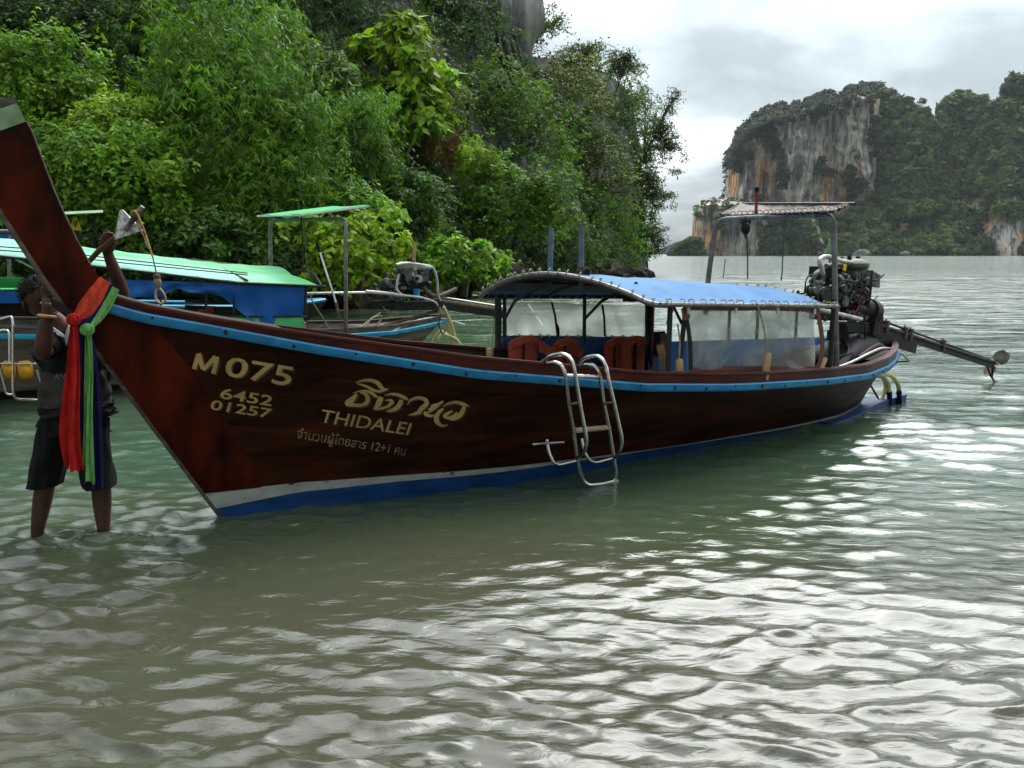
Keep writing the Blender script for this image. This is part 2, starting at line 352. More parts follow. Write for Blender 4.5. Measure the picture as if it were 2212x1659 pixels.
# ================================================================ SETTING
def fbm(x, y, z=0.0, oct_=4, sc=1.0):
    v = 0.0; a = 0.5
    for i in range(oct_):
        v += a * noise.noise(Vector((x * sc, y * sc, z + 7.3 * i))); sc *= 2.03; a *= 0.5
    return v
# ---- water: one sheet, dense where the ripples can be seen, on to the horizon
def water():
    R_ = list(1.1 * (62 / 1.1) ** (np.arange(640) / 639.0)); g = 62
    while g < 9000: g *= 1.09; R_.append(g)
    R_ = np.array([0.3] + R_)
    A = np.concatenate([np.linspace(-180, -47, 30, endpoint=False), np.linspace(-47, 47, 520), np.linspace(47, 180, 30)[1:]])
    A = np.radians(A); nr, na = len(R_), len(A)
    rr, aa = np.meshgrid(R_, A, indexing='ij')
    X = rr * np.sin(aa); Y = rr * np.cos(aa); Z = np.zeros_like(X); DX = np.zeros_like(X); DY = np.zeros_like(X)
    cell = np.maximum(rr * np.radians(94 / 519.0), rr * 0.0064)
    rg = np.random.default_rng(5)
    def comp(lam, amp, th, ph, chop=0.8, env=1.0):
        k = 2 * math.pi / lam; kx, ky = k * math.sin(th), k * math.cos(th)
        f = np.clip((lam / cell - 2.6) / 3.0, 0, 1) * env
        p = kx * X + ky * Y + ph + 0.6 * np.sin(0.31 * k * (Y * math.sin(th) - X * math.cos(th)) + ph * 2)
        s, c = np.sin(p), np.cos(p)
        Z[...] += amp * f * c; DX[...] -= chop * amp * f * math.sin(th) * s; DY[...] -= chop * amp * f * math.cos(th) * s
    # sheltered, smoother water on our side of the hull
    calm = 1 - 0.62 * np.exp(-(((X - 0.0) * 0.83 + (Y - 4.3) * 0.55) / 2.3) ** 2 - ((-(X - 0.0) * 0.55 + (Y - 4.3) * 0.83) / 0.95) ** 2)
    shore = np.exp(-np.clip(Y - 2.0, 0, 99) / 1.7)
    for i in range(9): comp(rg.uniform(2.0, 5.5), rg.uniform(.005, .010), rg.normal(0.25, .35), rg.uniform(0, 6.3), .8, 0.35 + 0.65 * calm)
    gust = 1 + .55 * np.sin(X * .9 + 1.3 * np.sin(Y * .7)) * np.sin(Y * 1.3 + .8 * np.sin(X * 1.1 + 2)) + .3 * np.sin(X * 2.3 - Y * 1.9)
    for i in range(16): comp(rg.uniform(.7, 1.9), rg.uniform(.0009, .0025), rg.normal(0.15, .28), rg.uniform(0, 6.3), .9, calm)
    for i in range(26): comp(rg.uniform(.13, .40), rg.uniform(.0009, .0025), rg.normal(0.08, .27), rg.uniform(0, 6.3), .9, calm * gust)
    for i in range(34): comp(rg.uniform(.08, .22), rg.uniform(.0007, .0019), rg.normal(0.05, .36), rg.uniform(0, 6.3), .8, calm * gust)
    for i in range(7): comp(rg.uniform(.40, 1.1), rg.uniform(.0015, .0038), rg.normal(-0.05, .3), rg.uniform(0, 6.3), .6, shore)
    for i in range(22): comp(rg.uniform(.045, .10), rg.uniform(.00022, .0006), rg.normal(0.0, .45), rg.uniform(0, 6.3), .6, calm * gust)
    for (px, py, am, k_, dc) in ((-2.556, 4.138, .007, 48, .22), (-2.216, 4.181, .007, 48, .22), (-1.64, 4.38, .006, 40, .30), (5.85, 9.6, .006, 30, .4), (1.25, 4.62, .003, 50, .15)):
        rd = np.hypot(X - px, (Y - py)); Z += am * np.cos(k_ * rd) * np.exp(-rd / dc)
    X2, Y2 = X + DX, Y + DY
    V = np.stack([X2, Y2, Z], -1).reshape(-1, 3)
    i, j = np.meshgrid(np.arange(nr - 1), np.arange(na - 1), indexing='ij')
    a = (i * na + j).ravel(); F = np.stack([a, a + 1, a + na + 1, a + na], -1)
    m, t, b = newmat('turbid_green_water'); n = t.nodes.new; l = t.links.new
    b.inputs['Roughness'].default_value = 0.035; b.inputs['IOR'].default_value = 1.5
    geo = n('ShaderNodeNewGeometry'); sp = n('ShaderNodeSeparateXYZ'); l(geo.outputs['Position'], sp.inputs[0])
    # silt stirred up in the shallows against green water farther out
    mr = n('ShaderNodeMapRange'); mr.interpolation_type = 'SMOOTHSTEP'; mr.inputs[1].default_value = 2.6; mr.inputs[2].default_value = 6.0; l(sp.outputs[1], mr.inputs[0])
    nz = n('ShaderNodeTexNoise'); nz.inputs['Scale'].default_value = 0.9; nz.inputs['Detail'].default_value = 5; nz.inputs['Distortion'].default_value = 0.6
    ms_ = n('ShaderNodeMapping'); ms_.inputs['Scale'].default_value = (0.7, 1.6, 1); l(geo.outputs['Position'], ms_.inputs[0]); l(ms_.outputs[0], nz.inputs[0])
    sb = n('ShaderNodeMath'); sb.operation = 'MULTIPLY_ADD'; sb.inputs[1].default_value = 0.9; sb.inputs[2].default_value = -0.45; l(nz.outputs[0], sb.inputs[0])
    ad_ = n('ShaderNodeMath'); ad_.operation = 'ADD'; ad_.use_clamp = True; l(mr.outputs[0], ad_.inputs[0]); l(sb.outputs[0], ad_.inputs[1])
    rp = n('ShaderNodeValToRGB'); l(ad_.outputs[0], rp.inputs[0])
    rp.color_ramp.elements[0].color = (0.056, 0.054, 0.034, 1); rp.color_ramp.elements[1].color = (0.044, 0.076, 0.044, 1)
    q = rp.color_ramp.elements.new(0.5); q.color = (0.050, 0.064, 0.034, 1)
    l(rp.outputs[0], b.inputs['Base Color'])
    # fine ripples
    mp1 = n('ShaderNodeMapping'); mp1.inputs['Scale'].default_value = (0.55, 1.5, 1); mp1.inputs['Rotation'].default_value = (0, 0, 0.16); l(geo.outputs['Position'], mp1.inputs[0])
    w1 = n('ShaderNodeTexNoise'); w1.inputs['Scale'].default_value = 1.1; w1.inputs['Detail'].default_value = 5; w1.inputs['Roughness'].default_value = 0.55; w1.inputs['Distortion'].default_value = 0.5; l(mp1.outputs[0], w1.inputs[0])
    w2 = n('ShaderNodeTexNoise'); w2.inputs['Scale'].default_value = 11.0; w2.inputs['Detail'].default_value = 7; w2.inputs['Distortion'].default_value = 0.8; l(mp1.outputs[0], w2.inputs[0])
    ln = n('ShaderNodeVectorMath'); ln.operation = 'LENGTH'; l(geo.outputs['Position'], ln.inputs[0])
    fr = n('ShaderNodeMapRange'); fr.inputs[1].default_value = 7; fr.inputs[2].default_value = 26; l(ln.outputs['Value'], fr.inputs[0])
    rf = n('ShaderNodeMapRange'); rf.inputs[1].default_value = 12; rf.inputs[2].default_value = 70; rf.inputs[3].default_value = 0.015; rf.inputs[4].default_value = 0.13; l(ln.outputs['Value'], rf.inputs[0]); l(rf.outputs[0], b.inputs['Roughness'])
    b1 = n('ShaderNodeBump'); b1.inputs['Distance'].default_value = 0.55; l(w1.outputs[0], b1.inputs['Height'])
    fs = n('ShaderNodeMath'); fs.operation = 'MULTIPLY'; fs.inputs[1].default_value = 0.55; l(fr.outputs[0], fs.inputs[0]); l(fs.outputs[0], b1.inputs['Strength'])
    b2 = n('ShaderNodeBump'); b2.inputs['Distance'].default_value = 0.009; b2.inputs['Strength'].default_value = 0.8; l(w2.outputs[0], b2.inputs['Height'])
    mp3 = n('ShaderNodeMapping'); mp3.inputs['Scale'].default_value = (0.16, 0.20, 1); mp3.inputs['Rotation'].default_value = (0, 0, 0.1); l(geo.outputs['Position'], mp3.inputs[0])
    w3 = n('ShaderNodeTexNoise'); w3.inputs['Scale'].default_value = 1.0; w3.inputs['Detail'].default_value = 7; w3.inputs['Roughness'].default_value = 0.62; l(mp3.outputs[0], w3.inputs[0])
    f3 = n('ShaderNodeMapRange'); f3.inputs[1].default_value = 18; f3.inputs[2].default_value = 90; f3.inputs[4].default_value = 0.9; l(ln.outputs['Value'], f3.inputs[0])
    b3_ = n('ShaderNodeBump'); b3_.inputs['Distance'].default_value = 3.0; l(f3.outputs[0], b3_.inputs['Strength']); l(w3.outputs[0], b3_.inputs['Height']); l(b1.outputs[0], b3_.inputs['Normal']); l(b3_.outputs[0], b2.inputs['Normal'])
    l(b2.outputs[0], b.inputs['Normal'])
    o = rawmesh('water', V, F, m, smooth=True); o['kind'] = 'structure'
water()

# ---- sandy shore we stand on, running down under the water
def shore():
    mb = MB(); P = []
    for i in range(40):
        y = -14 + i * 0.75; row = []
        for j in range(50):
            x = -30 + j * 1.25
            z = 0.5 - 0.115 * (y + 3) if y < 4 else -0.31 - 0.05 * (y - 4)
            row.append((x, y, z - 0.35 + 0.04 * fbm(x, y, 0, 3, 0.5)))
        P.append(row)
    mb.grid(P, flip=True)
    s = mat('wet_sand', (0.30, 0.25, 0.17), 0.8, (0.20, 0.165, 0.11), 4, bump=0.1)
    mb.build('beach', s)['kind'] = 'structure'
shore()

# ---- leaves
def leafmat(name, tl=0.3, rough=0.5, hue=None):
    m, t, b = newmat(name); n = t.nodes.new; l = t.links.new
    a = n('ShaderNodeAttribute'); a.attribute_name = 'leafcol'
    l(a.outputs['Color'], b.inputs['Base Color']); b.inputs['Roughness'].default_value = rough; b.inputs['Specular IOR Level'].default_value = 0.14
    tr = n('ShaderNodeBsdfTranslucent'); mx2 = n('ShaderNodeMixRGB'); mx2.blend_type = 'MULTIPLY'; mx2.inputs[0].default_value = 1; l(a.outputs['Color'], mx2.inputs[1]); mx2.inputs[2].default_value = (1.25, 1.35, 0.5, 1)
    l(mx2.outputs[0], tr.inputs[0]); ms = n('ShaderNodeMixShader'); ms.inputs[0].default_value = tl
    l(b.outputs[0], ms.inputs[1]); l(tr.outputs[0], ms.inputs[2]); l(ms.outputs[0], t.nodes['Material Output'].inputs[0])
    return m
LEAF = leafmat('leaf_green', 0.34); FARLEAF = leafmat('far_foliage', 0.15, 0.7)
BARK = mat('grey_bark', (0.11, 0.085, 0.065), 0.9, (0.05, 0.038, 0.03), 9, (1, 1, 0.4), bump=0.4)
def unit(a): return a / np.maximum(np.linalg.norm(a, axis=-1, keepdims=True), 1e-9)
def leaves(P, Nn, L, W, down, col, rg):
    """diamond leaves at P; Nn = facing; down 0..1 = how much the tips hang"""
    n = len(P); Nn = unit(Nn)
    d = rg.normal(size=(n, 3)); d = d - Nn * (d * Nn).sum(-1, keepdims=True); d = unit(d)
    d = unit(d + np.array([0, 0, -1.0]) * down)
    s = unit(np.cross(d, Nn)); l_ = (L * np.clip(np.exp(rg.normal(0, .32, n)), .4, 2.2))[:, None]; w = (W * rg.uniform(.7, 1.3, n))[:, None]
    nn = np.cross(s, d)
    V = np.stack([P, P + d * l_ * .42 + s * w * .5 - nn * w * .12, P + d * l_, P + d * l_ * .42 - s * w * .5 - nn * w * .12], 1).reshape(-1, 3)
    F = np.arange(n * 4).reshape(-1, 4)
    C = np.repeat(np.concatenate([col, np.ones((n, 1))], 1), 4, axis=0)
    return V, F, C
STY = {  # leaf length, width, hang, clump spread, clump flattening
    'bamboo': (.21, .046, .85, .13, 1.0), 'vine': (.125, .090, .45, .12, .8), 'broad': (.16, .080, .35, .14, .55),
    'big': (.42, .25, .55, .15, .35), 'fine': (.11, .075, .2, .16, .7), 'maple': (.17, .11, .6, .14, .5), 'drape': (.16, .09, .9, .13, 1.9)}
def crown_arrays(c, r, n, style, col, rg, front=True, tipcol=None, tipf=0.0, perclump=70, spars=1.0):
    L, W, dn, sp, fl = STY[style]; K = max(6, int(n / perclump))
    d = unit(rg.normal(size=(K * 5, 3)))
    if front: d = d[(d[:, 1] < 0.35) & (d[:, 2] > -0.75)]
    else: d = d[d[:, 2] > -0.8]
    d = d[:K]; K = len(d); r = np.array(r, float)
    lob = np.zeros(K)
    for q in range(7):
        kv = rg.normal(size=3) * rg.uniform(3, 8); lob += np.sin(d @ kv + rg.uniform(0, 6.3)) / 7
    rad = rg.uniform(.60, 1.06, K) * (1 + .75 * lob)
    C = np.array(c) + d * r * rad[:, None]
    per = np.maximum(8, rg.normal(n / K, n / K * .3, K)).astype(int)
    wh = {'bamboo': 6, 'vine': 3, 'drape': 3, 'maple': 3, 'big': 2}.get(style, 4); per = np.maximum(1, per // wh); idx = np.repeat(np.arange(K), per); m = len(idx)
    rs = min(float(np.mean(r)), 2.6) * sp * spars; g = rg.normal(size=(m, 3)) * np.array([rs, rs, rs * fl])
    csz = rg.uniform(.6, 1.35, K)[idx][:, None]; g *= csz
    if style in ('bamboo', 'drape', 'vine'): g[:, 2] -= np.abs(rg.normal(size=m)) * rs * .8
    else: g[:, 2] -= (g[:, 0] ** 2 + g[:, 1] ** 2) / max(rs, .01) * .35          # domed sprays
    P = C[idx] + g; P = np.repeat(P, wh, axis=0); idx = np.repeat(idx, wh); m = len(idx); P = P + rg.normal(size=(m, 3)) * L * .16
    out = unit((P - np.array(c)) / r)
    Nn = out * .55 + np.array([0, -.15, .75]) + rg.normal(size=(m, 3)) * .30 + np.repeat(rg.normal(size=(m // wh, 3)) * .45, wh, axis=0)
    base = np.array(col); ct = (rg.uniform(.62, 1.4, K) * (1 + .5 * lob))[idx][:, None]; lt = rg.uniform(.65, 1.4, (m, 1))  # deeper-set clumps get darker leaves, inner shade put into the colour
    cc = base * ct * lt; yel = rg.uniform(0, 1, (m, 1)) * rg.uniform(0, 1, K)[idx][:, None]
    cc = cc * (1 + np.array([.75, .28, -.1]) * yel)
    if tipcol is not None:
        k = (rg.uniform(size=m) < tipf) & (out[:, 2] > -.1); cc[k] = np.array(tipcol) * rg.uniform(.7, 1.2, (k.sum(), 1))
    return leaves(P, Nn, L, W, dn, np.clip(cc, 0.002, .9), rg)
def join(lst):
    o = 0; V, F, C = [], [], []
    for v, f, c in lst: V.append(v); F.append(f + o); C.append(c); o += len(v)
    return np.concatenate(V), np.concatenate(F), np.concatenate(C)

# ---- the wooded limestone hillside
SH = [(-60, 24), (-30, 19), (-16, 18.5), (-8, 19.5), (-3.7, 22.6), (0, 30), (4, 40), (10, 59)]
SHA = [math.degrees(math.atan2(x, y)) for x, y in SH]; SHD = [y for x, y in SH]
def shore_y(u): return float(np.interp(math.degrees(math.atan((u - 1106) / FPX)), SHA, SHD))
def hill_y(u, v):
    d = shore_y(u); t = max(0, (590 - v) / 590.0)
    return d * (1 + 0.50 * t ** 1.15) + 0.4
def skyv(u): return float(np.interp(u, [0, 1020, 1080, 1108, 1130, 1180, 1230, 1290, 1345, 1375, 1392, 1402], [-420, -300, -60, 30, 120, 125, 130, 150, 180, 250, 380, 600]))
def hillside():
    U = list(range(-1100, 1403, 18)) + [1402]; rows = 44; P = []
    for u in U:
        base = 548 + 1.5 * FPX / shore_y(u) + 12; top = skyv(u); row = []
        for i in range(rows):
            t = i / (rows - 1); v = base + (top - base) * t
            y = hill_y(u, v) + 1.3
            p = at(u, v, y); k = fbm(p[0], p[1], p[2], 4, .22)
            y += 2.6 * k * (1 if i else .3)
            if i < 6: y -= (1.4 + 2.0 * abs(fbm(p[0], p[1], p[2] * 2, 3, .6))) * (i < 4) * 0.4
            row.append(at(u, v, y))
        p = row[-1]; row.append(np.array([p[0] + 1, p[1] + 8, p[2] - 1])); row.append(np.array([p[0] + 3, p[1] + 22, -2.0]))
        P.append(row)
    # close the seaward end so that the headland is a solid
    e0 = P[-1]; P.append([np.array([q[0] + .6, q[1] + 6, q[2]]) for q in e0]); P.append([np.array([q[0] - 3, q[1] + 24, q[2]]) for q in e0])
    mb = MB(); mb.grid(P, flip=False)
    m, t, b = newmat('limestone_and_soil'); n = t.nodes.new; l = t.links.new
    co = n('ShaderNodeTexCoord'); nz = n('ShaderNodeTexNoise'); nz.inputs['Scale'].default_value = .5; nz.inputs['Detail'].default_value = 9; nz.inputs['Roughness'].default_value = .68
    l(co.outputs['Object'], nz.inputs[0]); rp = n('ShaderNodeValToRGB'); l(nz.outputs[0], rp.inputs[0])
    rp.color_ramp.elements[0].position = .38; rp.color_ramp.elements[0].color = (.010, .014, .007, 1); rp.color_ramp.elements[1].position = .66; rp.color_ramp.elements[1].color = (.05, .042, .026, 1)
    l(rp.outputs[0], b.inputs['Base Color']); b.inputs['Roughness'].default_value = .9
    bn = n('ShaderNodeBump'); bn.inputs['Distance'].default_value = .4; l(nz.outputs[0], bn.inputs['Height']); l(bn.outputs[0], b.inputs['Normal'])
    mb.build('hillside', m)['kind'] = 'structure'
hillside()
ROCK = mat('grey_limestone', (0.30, 0.285, 0.26), 0.9, (0.06, 0.055, 0.05), 0.9, (1, 1, 0.45), bump=1.0, bscale=2.5, detail=10, lo=.38, hi=.62)
ROCKD = mat('dark_tidal_rock', (0.040, 0.032, 0.024), 0.85, (0.012, 0.010, 0.008), 1.3, (1, 1, .8), bump=1.0, bscale=4, detail=9)
def rock(name, label, c, r, m, seed, ns=1.2, amp=.55, n=44):
    mb = MB(); mb.ball((0, 0, 0), 1.0, n)
    vs = []
    for v in mb.v:
        v = Vector(v); k = 1 + amp * fbm(v.x * 1.3 + seed, v.y * 1.3, v.z * .8, 5, ns) * 2 - amp * .5 * abs(fbm(v.x * 4 + seed, v.y * 4, v.z * 1.2, 4, 1.3))
        k = k + .6 * (round(k * 7) / 7 - k)
        vs.append((v.x * r[0] * k, v.y * r[1] * k, v.z * r[2] * k))
    mb.v = vs; o = mb.build(name, m, loc=tuple(c)); return tag(o, label, 'rock')
y0 = 46; c = at(1085, 45, y0); rock('rock_outcrop', 'grey limestone outcrop bare above the trees at the top of the hill', c, (1.9, 1.6, 3.0), ROCK, 3.0)
c = at(1050, 30, y0 + 1); rock('rock_outcrop', 'streaked pale limestone slab left of the bare grey outcrop', c, (1.1, 1.6, 2.0), ROCK, 9.0)
for k, (u, v, rx, rz, lb) in enumerate([(800, 645, .95, .62, 'brown waterline boulder behind the stern frame of the green roofed boat'), (895, 655, .7, .4, 'low dark rock at the waterline right of the brown boulder'),
                           (1352, 618, 1.4, .8, 'dark undercut rock foot at the seaward tip of the headland'), (1280, 608, 2.6, 1.0, 'long dark rock ledge under the hanging vines of the headland'), (1040, 640, 1.6, .9, 'shadowed rock foot below the bright maple leaved branch')]):
    y = shore_y(u) + .3; c = at(u, v, y); c[2] = max(c[2], rz * (.35 if k not in (2, 3) else .0))
    rock('shore_rock', lb, c, (rx, rx * .7, rz), ROCKD if k else mat('brown_boulder', (.14, .095, .06), .9, (.05, .035, .025), 2, bump=.6), 1.7 * k)

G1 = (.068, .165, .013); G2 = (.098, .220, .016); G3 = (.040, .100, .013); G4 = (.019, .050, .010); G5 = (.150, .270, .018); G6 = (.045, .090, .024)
# u, v, half width px, half height px, depth nudge, style, colour, leaves, label
BL = [
 (505, 300, 205, 265, -2.2, 'bamboo', G1, 26000, 'huge drooping bamboo thicket filling the middle of the wooded slope'),
 (610, 120, 60, 110, -1.2, 'bamboo', G2, 4500, 'bright arching bamboo spray at the upper right shoulder of the big thicket'),
 (590, 450, 110, 140, -1.4, 'bamboo', G1, 8000, 'lower bamboo curtain hanging between the anchor and the stern awning frame'),
 (440, 520, 110, 70, -.8, 'vine', G3, 5000, 'dark green vine bank directly behind the raised anchor'),
 (190, 395, 185, 130, -1.6, 'vine', G2, 15000, 'vine covered mound right behind the tall wooden bow'),
 (260, 290, 110, 70, -1.9, 'vine', G5, 5000, 'light topped vine hummock just above the bow post mound'),
 (65, 190, 150, 115, -1.2, 'vine', G2, 10000, 'fine leaved vine slope at the left edge above the bow tip'),
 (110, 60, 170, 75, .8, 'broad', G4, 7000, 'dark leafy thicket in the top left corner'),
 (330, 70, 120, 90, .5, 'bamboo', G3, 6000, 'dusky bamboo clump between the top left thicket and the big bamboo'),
 (690, 60, 130, 100, 1.5, 'bamboo', G4, 6500, 'dark leaved bamboo at the top edge right of the big thicket'),
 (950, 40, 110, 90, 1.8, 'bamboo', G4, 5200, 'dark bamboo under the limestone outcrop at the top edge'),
 (705, 175, 70, 75, -.6, 'broad', (.085, .17, .04), 3200, 'pale leaved shrub between the bamboo and the big leaved tree'),
 (850, 130, 80, 95, -1.4, 'big', G5, 1500, 'big leaved tree with light green hand sized leaves near the top'),
 (905, 235, 55, 75, -1.4, 'big', G5, 800, 'lower tier of big light leaves under the big leaved tree'),
 (735, 330, 115, 125, -1.4, 'bamboo', G1, 8500, 'rounded mid green shrub mass in the centre of the slope'),
 (930, 200, 70, 110, -.6, 'fine', (.08, .14, .022), 4200, 'yellowish creeper column right of the big leaved tree'),
 (945, 300, 45, 70, -.9, 'drape', (.125, .090, .028), 900, 'dry brown creeper hanging among the green in mid slope'),
 (735, 455, 120, 75, -1.7, 'vine', G1, 5500, 'green bush rising just behind the green stern awning'),
 (770, 530, 105, 72, -3.0, 'maple', G5, 8500, 'bright lime green bush low on the bank behind the stern of the green roofed boat'),
 (560, 560, 130, 45, -.6, 'vine', G3, 4000, 'low leafy bank above the green canopy roof'),
 (880, 430, 75, 70, -1.2, 'vine', G3, 3500, 'dark green bush between the lime green bush and the hollow'),
 (1010, 350, 55, 50, -1.4, 'bamboo', G5, 2000, 'small yellow green spray arching over the dark hollow'),
 (1120, 270, 120, 110, -.6, 'fine', G1, 8500, 'feathery fine leaved tree below the limestone outcrop'),
 (1060, 190, 90, 60, .4, 'fine', G2, 4500, 'soft green shrub at the foot of the limestone outcrop'),
 (1110, 440, 125, 85, -2.6, 'broad', G1, 8500, 'spreading leafy tree leaning over the water in mid picture'),
 (1000, 560, 95, 60, -3.4, 'maple', G2, 3600, 'low overhanging branch of bright lobed leaves beside the outboard frame'),
 (1180, 540, 110, 75, -2.2, 'drape', G6, 5200, 'grey green creeper curtain behind the two upright pipes'),
 (1235, 235, 80, 120, -.5, 'broad', (.085, .13, .028), 6500, 'tree dotted with pale yellow blossom high on the right'),
 (1290, 380, 85, 100, -1.0, 'broad', (.070, .12, .026), 6000, 'lower blossoming tree beneath the pale yellow one'),
 (1320, 220, 75, 95, 1.0, 'broad', G3, 5000, 'dark leaved tree on the skyline at the seaward shoulder'),
 (1375, 330, 48, 105, .8, 'broad', G3, 3800, 'dark tree column at the seaward edge of the headland'),
 (1300, 500, 80, 75, -1.0, 'drape', G1, 5200, 'green vine curtain hanging over the headland rocks'),
 (1345, 185, 52, 62, 1.2, 'broad', G3, 3600, 'leafy dark crown forming the right shoulder of the headland skyline'),
 (1245, 140, 80, 42, .6, 'broad', (.075, .125, .025), 3200, 'yellowish leafy crown on the skyline right of the bare outcrop'),
 (1392, 270, 34, 70, .6, 'broad', G3, 2600, 'leafy bulge on the outer edge of the headland trees'),
 (1388, 405, 36, 60, .4, 'broad', G1, 2400, 'mid green leafy bulge low on the seaward edge of the headland'),
 (1378, 480, 45, 70, -.2, 'drape', G3, 2600, 'ragged vine fringe at the very tip of the headland'),
]
FLOW = {27: ((.52, .50, .22), .22), 28: ((.48, .47, .20), .12), 2: None}
def tree(k, u, v, hw, hh, dz, style, col, n, label, front=True, group=None):
    n = int(n * {'bamboo': 1.5, 'vine': 1.45, 'broad': 1.3}.get(style, 1)); rg = np.random.default_rng(100 + k); y = hill_y(u, v) + dz; s = y / FPX
    c = at(u, v, y); r = (hw * s, max(1.1, min(hw, hh) * s * .62), hh * s)
    tc_, tf = (FLOW[k] if FLOW.get(k) else (None, 0))
    V, F, C = crown_arrays(c, r, n, style, col, rg, front, tc_, tf)
    base = at(u, v + hh * .9, y + 1.0); base[2] = max(0.2, base[2])
    t = thing({'bamboo': 'bamboo_clump', 'vine': 'vine_thicket', 'drape': 'hanging_creeper', 'fine': 'feathery_tree', 'maple': 'leafy_bush', 'big': 'big_leaved_tree'}.get(style, 'leafy_tree'),
              label, 'bamboo' if style == 'bamboo' else 'creeper' if style in ('vine', 'drape') else 'bush' if style == 'maple' else 'tree', tuple(base), 0, group)
    rawmesh('foliage', V - base, F, LEAF, attrs={'leafcol': ('POINT', 'FLOAT_COLOR', C)}, parent=t)
    mb = MB(); cb = Vector(c) - Vector(base)
    nst = 5 if style == 'bamboo' else 3 if style in ('vine', 'drape') else 4
    rr = 0.035 if style in ('bamboo', 'vine', 'drape') else 0.13
    if nst == 4: mb.tube(smooth_path([(0, .3, -.4), (.1, .2, cb.z * .35), (cb.x * .5, cb.y * .5, cb.z * .7), cb], 4), [rr * (1 - .6 * i / 12) for i in range(13)], 7)
    for q in range(nst * 2):
        a = unit(rg.normal(size=3)); a[1] = -abs(a[1]) * .6; e = cb + Vector(a * np.array(r) * .93)
        st = Vector((rg.normal() * .2, .2, -.3)) if nst != 4 else cb * .55
        mb.tube(smooth_path([st, (st + e) * .5 + Vector((rg.normal() * .2, 0, abs(rg.normal()) * .3)), e], 4), [rr * .55 * (1 - .75 * i / 8) for i in range(9)], 5)
    mb.build('stems' if nst != 4 else 'trunk', BARK, t)
    return t
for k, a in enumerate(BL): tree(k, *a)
# open-branched trees reaching out over the sea at the right, sky between their twigs
def sparse(k, u, v, hw, hh, y, col, n, label, pts):
    rg = np.random.default_rng(300 + k); s = y / FPX
    base = at(*pts[0], y + .6); t = thing('sparse_tree', label, 'tree', tuple(base)); L_ = []
    mb = MB(); P0 = [Vector(at(a, b, y)) - Vector(base) for a, b in pts]; P0[0] = Vector((0, 0, 0))
    path = smooth_path(P0, 6); m_ = len(path); mb.tube(path, [.055 * (1 - .8 * i / m_) for i in range(m_)], 7)
    tips = []
    for q in range(34):
        i = int(rg.uniform(.25, 1) * (m_ - 1)); st = path[i]
        a = rg.uniform(-1, 1); e = Vector(((rg.uniform(-1, 1)) * hw * s, rg.uniform(-.8, .8), (rg.uniform(-.9, 1)) * hh * s)) + (Vector(at(u, v, y)) - Vector(base))
        e = st + (e - st) * rg.uniform(.5, 1.0)
        br = smooth_path([st, (st + e) * .5 + Vector((0, 0, .25)), e], 5); mb.tube(br, [.03 * (1 - .8 * j / 10) for j in range(11)], 4)
        for w in range(3): tips.append(br[int(rg.uniform(.5, 1) * 10)])
    mb.build('trunk', BARK, t)
    tips = np.array([list(p) for p in tips]); idx = rg.integers(0, len(tips), n)
    P = tips[idx] + rg.normal(size=(n, 3)) * np.array([.24, .24, .12]); Nn = np.array([0, -.1, .8]) + rg.normal(size=(n, 3)) * .6
    cc = np.array(col) * rg.uniform(.6, 1.4, (n, 1)) * (1 + np.array([.6, .2, 0]) * rg.uniform(0, 1, (n, 1)) ** 2)
    V, F, C = leaves(P, Nn, .17, .085, .4, cc, rg)
    rawmesh('foliage', V, F, LEAF, attrs={'leafcol': ('POINT', 'FLOAT_COLOR', C)}, parent=t)
sparse(0, 1165, 70, 45, 60, 47, (.085, .13, .02), 1700, 'thin yellow green tree against the sky beside the limestone outcrop', [(1120, 130), (1140, 90), (1180, 30)])
sparse(1, 1215, 60, 30, 25, 48, (.06, .10, .02), 350, 'lone twiggy spray against the sky at the top right of the outcrop', [(1150, 100), (1180, 60), (1215, 40)])
sparse(2, 1428, 300, 56, 85, 57, (.055, .10, .020), 4200, 'open branched tree leaning out over the sea from the headland', [(1370, 400), (1400, 320), (1440, 250)])
sparse(3, 1462, 215, 26, 32, 57, (.045, .075, .02), 320, 'wispy topmost branch standing clear against the grey sky', [(1410, 290), (1435, 250), (1470, 195)])
sparse(4, 1422, 410, 45, 65, 58, (.05, .09, .02), 2600, 'loose drooping branches at mid height on the seaward edge', [(1370, 400), (1400, 400), (1440, 430)])
sparse(5, 1412, 530, 42, 45, 58, (.050, .09, .022), 1700, 'lowest seaward branches dangling over the water', [(1372, 480), (1395, 500), (1425, 545)])
sparse(6, 1350, 135, 45, 32, 52, (.04, .07, .018), 1000, 'dark twiggy crest on the skyline of the headland', [(1330, 200), (1345, 160), (1365, 120)])
sparse(7, 1260, 120, 55, 28, 50, (.05, .085, .02), 1100, 'leafy skyline twigs above the pale blossom tree', [(1240, 170), (1255, 140), (1275, 105)])

def undergrowth():
    rg = np.random.default_rng(77); L_ = []
    for k in range(1650):
        u = rg.uniform(-420, 1395); v = rg.uniform(max(skyv(u) + 15, -130), 635 if u > 1000 else 650)
        if u > 1300 and v > 560: continue
        y = hill_y(u, v); s = y / FPX; p = at(u, v, y + rg.uniform(-.3, .9))
        if p[2] < .35: continue
        r = rg.uniform(.35, .95); n = int(70 + 130 * rg.uniform())
        st = 'bamboo' if (u > 250 and u < 760 and v < 480) else rg.choice(['vine', 'broad', 'fine', 'drape', 'maple'])
        g = [G1, G3, G4, G3, G6, G4][rg.integers(0, 6)]
        L_.append(crown_arrays(p, (r * 1.2, r * .7, r), n, st, g, rg, True, perclump=30, spars=1.7))
    V, F, C = join(L_)
    o = rawmesh('undergrowth', V, F, LEAF, attrs={'leafcol': ('POINT', 'FLOAT_COLOR', C)})
    tag(o, 'dense mixed undergrowth and creepers covering the hillside between the named trees', 'undergrowth', kind='stuff')
undergrowth()

